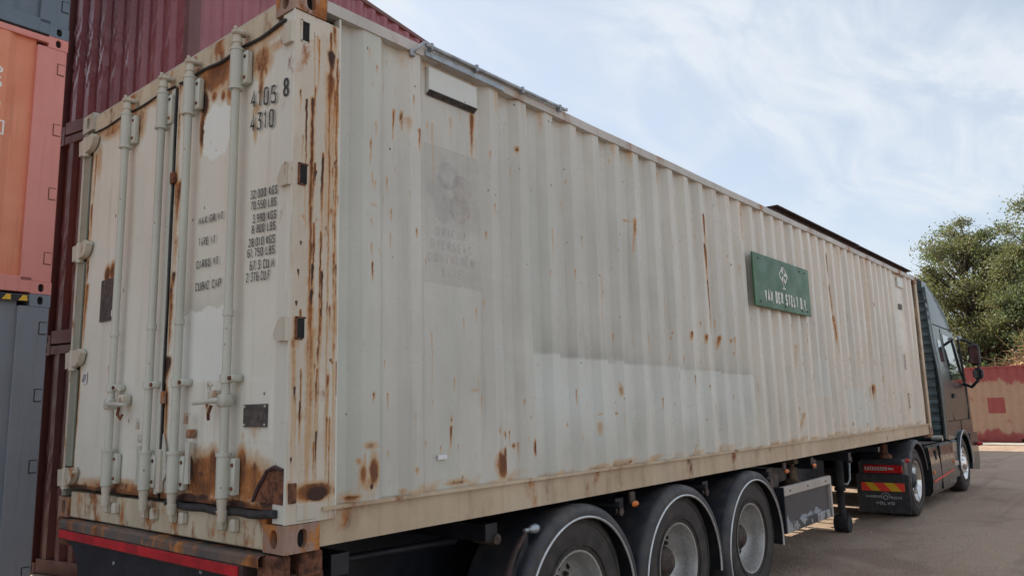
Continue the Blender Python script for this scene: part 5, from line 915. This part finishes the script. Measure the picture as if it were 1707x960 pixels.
# ------------------------------------------------------------------ other containers in the yard
def steel(name, a, b, generic=.0, rough=.45, dirt=(.12, .07, .05), amt=.3):
    return weathered(name, a, b, generic=generic, rough=rough, speck=.8, dirt=dirt, dirt_amt=amt, attr=False)
def dense_corr(pts, step=.02):
    X = np.array([p[0] for p in pts]); D = np.array([p[1] for p in pts]); u_ = np.unique(np.round(np.concatenate([X, np.arange(X[0], X[-1], step)]), 4)); return u_, X, D
def yard_container(name, label, LN, HT, mp_, mf, loc, rz, group=None, dents=0., cast=None, post=.16):
    """corrugated box: x along its length, y=0 the side that faces the yard, x=0 one end"""
    t = thing(name, label, 'container', loc, rz, group); Wd = 2.438; cast = cast or mf
    for y, sg_ in ((0., 1), (Wd, -1)):
        cp = corr(post, LN-post, .278)
        if sg_ == 1 and dents:
            u_, X, D = dense_corr(cp, .03); sheet('side_panel', u_, np.linspace(.15, HT-.06, 60), lambda U, V: (U, np.interp(U, X, D)+.012+smooth_noise(U, V, 5, 15)*dents*.5, V), mp_, t, 24)
        else:
            MB().raw([(x, y+sg_*(d+.012), z) for x, d in cp for z in (.15, HT-.06)], [(2*i, 2*i+2, 2*i+3, 2*i+1) for i in range(len(cp)-1)]).build('side_panel', mp_, t, fix=False)
        MB().box(.17, LN-.17, y+sg_*.004, y+sg_*.07, .01, .155, .004).build('bottom_rail', mf, t); MB().box(.17, LN-.17, y+sg_*.001, y+sg_*.06, HT-.075, HT-.012, .004).build('top_rail', mf, t)
        for x, sx in ((0., 1), (LN, -1)):
            MB().box(x+sx*.004, x+sx*post, y+sg_*.004, y+sg_*.09, .116, HT-.116, .006).build('corner_post', mf, t)
            for z, sz in ((0., 1), (HT, -1)): casting('corner_casting', x, y, z, sx, sg_, sz, cast, t)
    for x, sx in ((0., 1), (LN, -1)):
        ep = corr(.13, Wd-.13, .2505, .078, .040, .050)
        if x == 0 and dents:
            u_, X, D = dense_corr(ep, .012)
            def fn(U, V):
                k = np.clip(smooth_noise(U*1.3, V, 3.2, 71)*1.6+.2, 0, 1); d = smooth_noise(U*2.5, V*1.1, 13, 72)*.018*k+smooth_noise(U*2, V*1.6, 30, 73)*.007*k
                return np.interp(U, X, D)+.012+d*dents/.008, U, V
            sheet('end_panel', u_, np.linspace(.16, HT-.10, 150), fn, mp_, t, 38)
        else:
            MB().raw([(x+sx*(d+.012), y, z) for y, d in ep for z in (.16, HT-.10)], [(2*i, 2*i+2, 2*i+3, 2*i+1) for i in range(len(ep)-1)]).build('end_panel', mp_, t, fix=False)
        MB().box(x+sx*.004, x+sx*.09, .165, Wd-.165, .01, .165, .004).build('end_sill', mf, t); MB().box(x+sx*.004, x+sx*.09, .165, Wd-.165, HT-.11, HT-.01, .004).build('end_header', mf, t)
    MB().box(.06, LN-.06, .06, Wd-.06, HT-.035, HT-.015).build('roof_panel', mp_, t); MB().box(.1, LN-.1, .1, Wd-.1, .10, .14).build('floor_panel', M['underbody'], t)
    return t
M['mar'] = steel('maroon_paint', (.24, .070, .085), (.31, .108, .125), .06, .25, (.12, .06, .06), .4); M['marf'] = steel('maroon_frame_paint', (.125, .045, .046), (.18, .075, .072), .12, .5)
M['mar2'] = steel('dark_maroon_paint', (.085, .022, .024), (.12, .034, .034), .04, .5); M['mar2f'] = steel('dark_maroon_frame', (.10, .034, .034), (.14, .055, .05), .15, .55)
MX, MY, MR = 1.887, 4.878, .1817
mg = 'maroon containers stacked behind the white one'
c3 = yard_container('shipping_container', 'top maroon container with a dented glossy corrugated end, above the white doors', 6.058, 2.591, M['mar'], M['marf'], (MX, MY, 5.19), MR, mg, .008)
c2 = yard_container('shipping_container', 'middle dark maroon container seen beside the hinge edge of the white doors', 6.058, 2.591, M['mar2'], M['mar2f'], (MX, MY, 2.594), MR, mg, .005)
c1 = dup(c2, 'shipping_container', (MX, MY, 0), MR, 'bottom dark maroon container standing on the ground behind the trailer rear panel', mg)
for i, ch in enumerate('229'): letters('painted_digit', ch, (lambda i: lambda a, b, k: (.0105-.0003*k, .345-.05*a, 1.48-.13*i+.09*b))(i), M['faint_print'], c3)
# unseen row added behind the truck to cast shade on the yard ahead
c4 = dup(c2, 'shipping_container', (15.0, 5.2, 0), R(2), 'unseen dark maroon container added on the ground behind the truck to shade the yard', 'unseen containers added to shade the yard'); c5 = dup(c2, 'shipping_container', (15.0, 5.2, 2.594), R(2), 'unseen dark maroon container added on top behind the truck to shade the yard', 'unseen containers added to shade the yard')
c6 = dup(c2, 'shipping_container', (21.15, 5.4, 0), R(2), 'unseen dark maroon container added on the ground towards the far red one for shade', 'unseen containers added to shade the yard'); c7 = dup(c2, 'shipping_container', (21.15, 5.4, 2.594), R(2), 'unseen dark maroon container added on top towards the far red one for shade', 'unseen containers added to shade the yard')
M['orange'] = steel('orange_paint', (.65, .215, .115), (.71, .285, .165), .05, .5, (.42, .14, .06), .6); M['pink'] = steel('faded_salmon_paint', (.62, .235, .20), (.68, .275, .24), .05, .5, (.42, .15, .10), .45)
M['grey'] = steel('blue_grey_paint', (.18, .20, .235), (.22, .245, .285), .05, .5, (.10, .10, .10), .5); M['blue'] = steel('slate_blue_paint', (.11, .15, .19), (.14, .185, .23), .05, .5, (.08, .09, .10), .5)
OX, OY, OR = .780, 5.137, .0147; LN = 6.058
def back(x): return (OX-LN*math.cos(OR), OY-LN*math.sin(OR), x)
sg2 = 'stack at the left edge'
k1 = yard_container('shipping_container', 'blue-grey container at the bottom left with yellow and black stripes on its top rail', LN, 2.896, M['grey'], M['grey'], back(0), OR, sg2, 0, None, .27)
k2 = yard_container('shipping_container', 'faded orange container with white lettering, middle of the left stack', LN, 2.591, M['orange'], M['pink'], back(2.90), OR, sg2, 0, None, .27)
k3 = yard_container('shipping_container', 'slate blue container at the top left corner, on the orange one', LN, 2.591, M['blue'], M['blue'], back(5.495), OR, sg2, 0, None, .27)
for kk, HT in ((k1, 2.896), (k2, 2.591), (k3, 2.591)):
    for z in (HT-.32, HT-.95, HT-1.6, .35):
        q = MB(); q.box(LN-.085, LN-.02, -.001, .006, z-.06, z+.06); q.build('lashing_slot', M['hole'] if kk is not k2 else M['rust'], kk); MB().box(LN-.078, LN-.018, -.0025, .006, z-.052, z+.052).build('lashing_plate', M['grey'] if kk is k1 else M['pink'] if kk is k2 else M['blue'], kk)
hs = MB().box(LN-.85, LN-.19, -.006, .002, 2.896-.075, 2.896-.016).build('stripe_band', M['black'], k1)
for i in range(5):
    x = LN-.20-.135*i; MB().raw([(x-.075, -.008, 2.825), (x-.0, -.008, 2.825), (x+.0+(-.0 if i == 0 else .045)*0-.005, -.008, 2.876), (x-.04, -.008, 2.876)], [(0, 1, 2, 3)]).build('yellow_stripe', M['yellow'], hs, fix=False)
for i, ch in enumerate('2251'): letters('white_digit', ch, (lambda i: lambda a, b, k: (5.40+.115*a, .010-.0004*k, 2.02-.145*i+.12*b))(i), M['white_print'], k2, bold=.14, asp=.8)
q = MB()
for (a, b, c, d_) in ((5.38, 5.56, 1.60, 1.615), (5.38, 5.56, 1.475, 1.49), (5.545, 5.56, 1.49, 1.60), (5.38, 5.395, 1.49, 1.60)): q.box(a, b, .008, .012, c, d_)
q.build('digit_frame', M['white_print'], k2); letters('white_digit', '7', lambda a, b, k: (5.43+.08*a, .010, 1.50+.09*b), M['white_print'], k2, bold=.14, asp=.8)
# far container across the yard: red, roughly overpainted in tan
s = Sh('tan_over_red_paint'); X_, Y_, Z_ = s.xyz()
rag = s.noise(1, 6, .65, s.map((3.2, 3.2, 1.0))); ed = s.math('ADD', Z_, s.math('MULTIPLY', s.math('SUBTRACT', rag, .5), 1.1))
tanm = s.math('MULTIPLY', s.rng(ed, .34, .48), s.rng(ed, 2.12, 2.26, 1, 0))
sq = s.math('MULTIPLY', s.math('MULTIPLY', s.math('GREATER_THAN', X_, 3.16), s.math('LESS_THAN', X_, 3.72)), s.math('MULTIPLY', s.math('GREATER_THAN', Z_, 1.05), s.math('LESS_THAN', Z_, 1.63)))
tanm = s.math('MULTIPLY', tanm, s.math('SUBTRACT', 1., sq)); blot = s.rng(s.noise(2.2, 5), .60, .72, 0, .6)
redc = s.mix(s.noise(4, 5), (.26, .050, .048), (.36, .085, .078)); tanc = s.mix(s.noise(3, 6), (.36, .225, .15), (.45, .30, .205))
M['far'] = s.fin(s.mix(s.math('MULTIPLY', tanm, s.math('SUBTRACT', 1., blot)), redc, tanc), .6)
M['farf'] = steel('far_red_frame', (.25, .045, .042), (.34, .075, .068), .05, .55)
fc = yard_container('shipping_container', 'red container roughly overpainted in tan with a red square, across the yard', 12.192, 2.80, M['far'], M['farf'], (31.7, 5.2, .03), R(-90))
for x in (4.1,): MB().box(x, x+.45, -.006, .01, .025, .12).build('fork_pocket', M['hole'], fc)

# ------------------------------------------------------------------ trees behind
def leaf_mat(name, a, b, c):
    s = Sh(name); n = s.rng(s.noise(1.1, 5, .6), .35, .65); n2 = s.noise(9, 3); col = s.mix(s.rng(n2, .3, .7), s.mix(n, a, b), c); s.fin(col, .55)
    tl_ = s.n('ShaderNodeBsdfTranslucent'); s.put(tl_.inputs[0], s.mix(.5, col, (.17, .19, .05))); mxs = s.n('ShaderNodeMixShader'); mxs.inputs[0].default_value = .5
    s.t.links.new(s.b.outputs[0], mxs.inputs[1]); s.t.links.new(tl_.outputs[0], mxs.inputs[2]); s.t.links.new(mxs.outputs[0], s.out.inputs[0]); return s.m
M['leaf'] = leaf_mat('green_leaves', (.125, .18, .095), (.155, .215, .108), (.105, .155, .082)); M['leaf2'] = leaf_mat('yellowing_leaves', (.175, .185, .095), (.21, .185, .10), (.135, .165, .08)); M['leafd'] = leaf_mat('dark_ivy_leaves', (.022, .040, .018), (.034, .054, .022), (.018, .032, .014))
M['bark'] = plain('bark', (.070, .055, .042), .9, 0, .35, 8, .5); M['twig'] = plain('dry_twig', (.36, .22, .12), .85, 0, .3, 3)
def leaves(C, size, rng, flat=.5):
    n = len(C); a = rng.normal(size=(n, 3)); a /= np.linalg.norm(a, axis=1)[:, None]; b = rng.normal(size=(n, 3)); b -= a*(a*b).sum(1)[:, None]; b /= np.linalg.norm(b, axis=1)[:, None]
    s_ = size*rng.uniform(.6, 1.3, (n, 1)); P = np.stack([C-a*s_, C+b*s_*flat, C+a*s_, C-b*s_*flat], 1).reshape(-1, 3); F = np.arange(4*n).reshape(-1, 4); return P, F
def leaf_obj(name, C, size, mt, parent, seed):
    P, F = leaves(C, size, np.random.default_rng(seed)); me = bpy.data.meshes.new(name); me.from_pydata(P.tolist(), [], F.tolist()); me.materials.append(mt); return link(name, me, parent)
def tree(name, label, loc, cz, rx, rz, mt, seed, nclump, per, mt2=None, ivy=False, group=None):
    """trunk, limbs running out to foliage clumps spread through an uneven ellipsoid"""
    t = thing(name, label, 'tree', loc, 0, group); rng = np.random.default_rng(seed); m = MB(); top = cz+rz*.55
    axis = [np.array([0, 0, z])+np.array([rng.normal(0, .10), rng.normal(0, .10), 0])*z*.3 for z in np.linspace(0, top, 9)]
    m.tube(axis, [.30*(1-.09*i) for i in range(9)], 8, caps=False); cls = []
    for k in range(nclump):
        az = rng.uniform(0, 6.283); u_ = rng.uniform(-.92, 1); rad = rng.uniform(.35, 1)**.5*(1+.16*math.sin(3*az+seed)); q_ = math.sqrt(1-u_*u_)
        c = np.array([rx*rad*q_*math.cos(az), rx*rad*q_*math.sin(az), cz+rz*rad*u_]); cls.append(c); i = int(np.clip((c[2]-rng.uniform(1.0, 2.6))/top*8, 1, 8)); p0 = axis[i]
        mid = p0+(c-p0)*.5+rng.normal(0, .22, 3)+[0, 0, .15]; m.tube([p0, mid, c], [.085, .045, .014], 5, caps=False)
        for w in range(3): e = c+rng.normal(0, .55, 3); m.tube([mid+(c-mid)*.6, (c+e)/2+rng.normal(0, .08, 3), e], [.022, .014, .006], 3, caps=False)
    m.build('trunk', M['bark'], t, smooth=60)
    T = np.array(cls); sz_ = rng.uniform(.35, .80, len(T)); idx = np.repeat(np.arange(len(T)), per); d_ = rng.normal(0, 1, (len(idx), 3))*[1, 1, .55]
    C = T[idx]+d_*sz_[idx][:, None]*.62; k = np.zeros(len(C), bool)
    if mt2 is not None: k = smooth_noise(T[:, 0], T[:, 1]+T[:, 2]*.8, .9, seed)[idx] > .05
    leaf_obj('crown', C[~k], .076, mt, t, seed+1)
    if k.any(): leaf_obj('yellow_foliage', C[k], .076, mt2, t, seed+2)
    if ivy:
        n_ = 5200; zt = rng.uniform(0, top*.9, n_); az = rng.uniform(0, 6.283, n_); rd = rng.uniform(.2, .75, n_)*(1-.4*zt/top); leaf_obj('ivy', np.stack([rd*np.cos(az), rd*np.sin(az), zt], 1), .10, M['leafd'], t, seed+3)
    return t
tree('broadleaf_tree', 'broad green tree whose crown rises just beyond the truck cab', (47, 4.3, 0), 7.2, 3.2, 4.2, M['leaf'], 12, 150, 300, M['leaf2'])
tree('broadleaf_tree', 'ivy-clad tree with yellowing leaves at the right edge of the picture', (43, .0, 0), 6.7, 3.0, 4.4, M['leaf'], 29, 140, 290, M['leaf2'], True)
tree('broadleaf_tree', 'darker green tree between and behind the two nearer trees', (51, 1.9, 0), 6.6, 3.4, 4.6, M['leaf'], 41, 140, 260, None)
rng = np.random.default_rng(3); n = 30000
bx_ = rng.uniform(44, 60, n); by_ = rng.uniform(-14, 16, n); bh = 4.0+1.4*smooth_noise(bx_, by_, .7, 2)+.8*smooth_noise(bx_, by_, 2.2, 6); bz_ = bh*rng.uniform(.1, 1, n)**.6
o = leaf_obj('undergrowth', np.stack([bx_, by_, bz_], 1), .14, M['leaf'], None, 5); tag(o, 'low mass of green undergrowth behind the red container', 'shrubs', kind='stuff')
# heap of dry cut branches behind the red container
hp = thing('brush_heap', 'heap of dry brown cut branches behind the red container', 'branches', (35.5, .2, 0)); m = MB(); rg = random.Random(4)
for i in range(900):
    a = rg.uniform(0, 6.28); rd = abs(rg.gauss(0, 1.5)); x, y = rd*math.cos(a)*.8, rd*math.sin(a)*1.3-.5; z = max(.2, 4.3-.75*rd-abs(rg.gauss(0, .7))); d = Vector((rg.gauss(0, 1), rg.gauss(0, 1.3), rg.gauss(.25, .7))).normalized(); ln = rg.uniform(.4, 1.5)
    p = Vector((x, y, z)); b = p+d*ln*.5+Vector((rg.gauss(0, .06), rg.gauss(0, .06), rg.gauss(0, .06))); m.tube([p, b, p+d*ln+Vector((0, 0, -.05))], [.016, .011, .005], 3, caps=False)
m.build('dry_branches', M['twig'], hp); cc = np.array([(abs(rng.normal(0, 1.5))*.8*math.cos(t), 0, 0) for t in rng.uniform(0, 6.28, 5000)]); rdd = np.abs(rng.normal(0, 1.5, 5000)); aa = rng.uniform(0, 6.283, 5000)
leaf_obj('dry_leaves', np.stack([rdd*np.cos(aa)*.8, rdd*np.sin(aa)*1.3-.5, np.maximum(.3, 4.2-.75*rdd-np.abs(rng.normal(0, .8, 5000)))], 1), .075, plain('dry_leaf', (.34, .21, .115), .8, 0, .35, 2), hp, 8)
for o in bpy.data.objects:
    if '_w' in o: del o['_w']
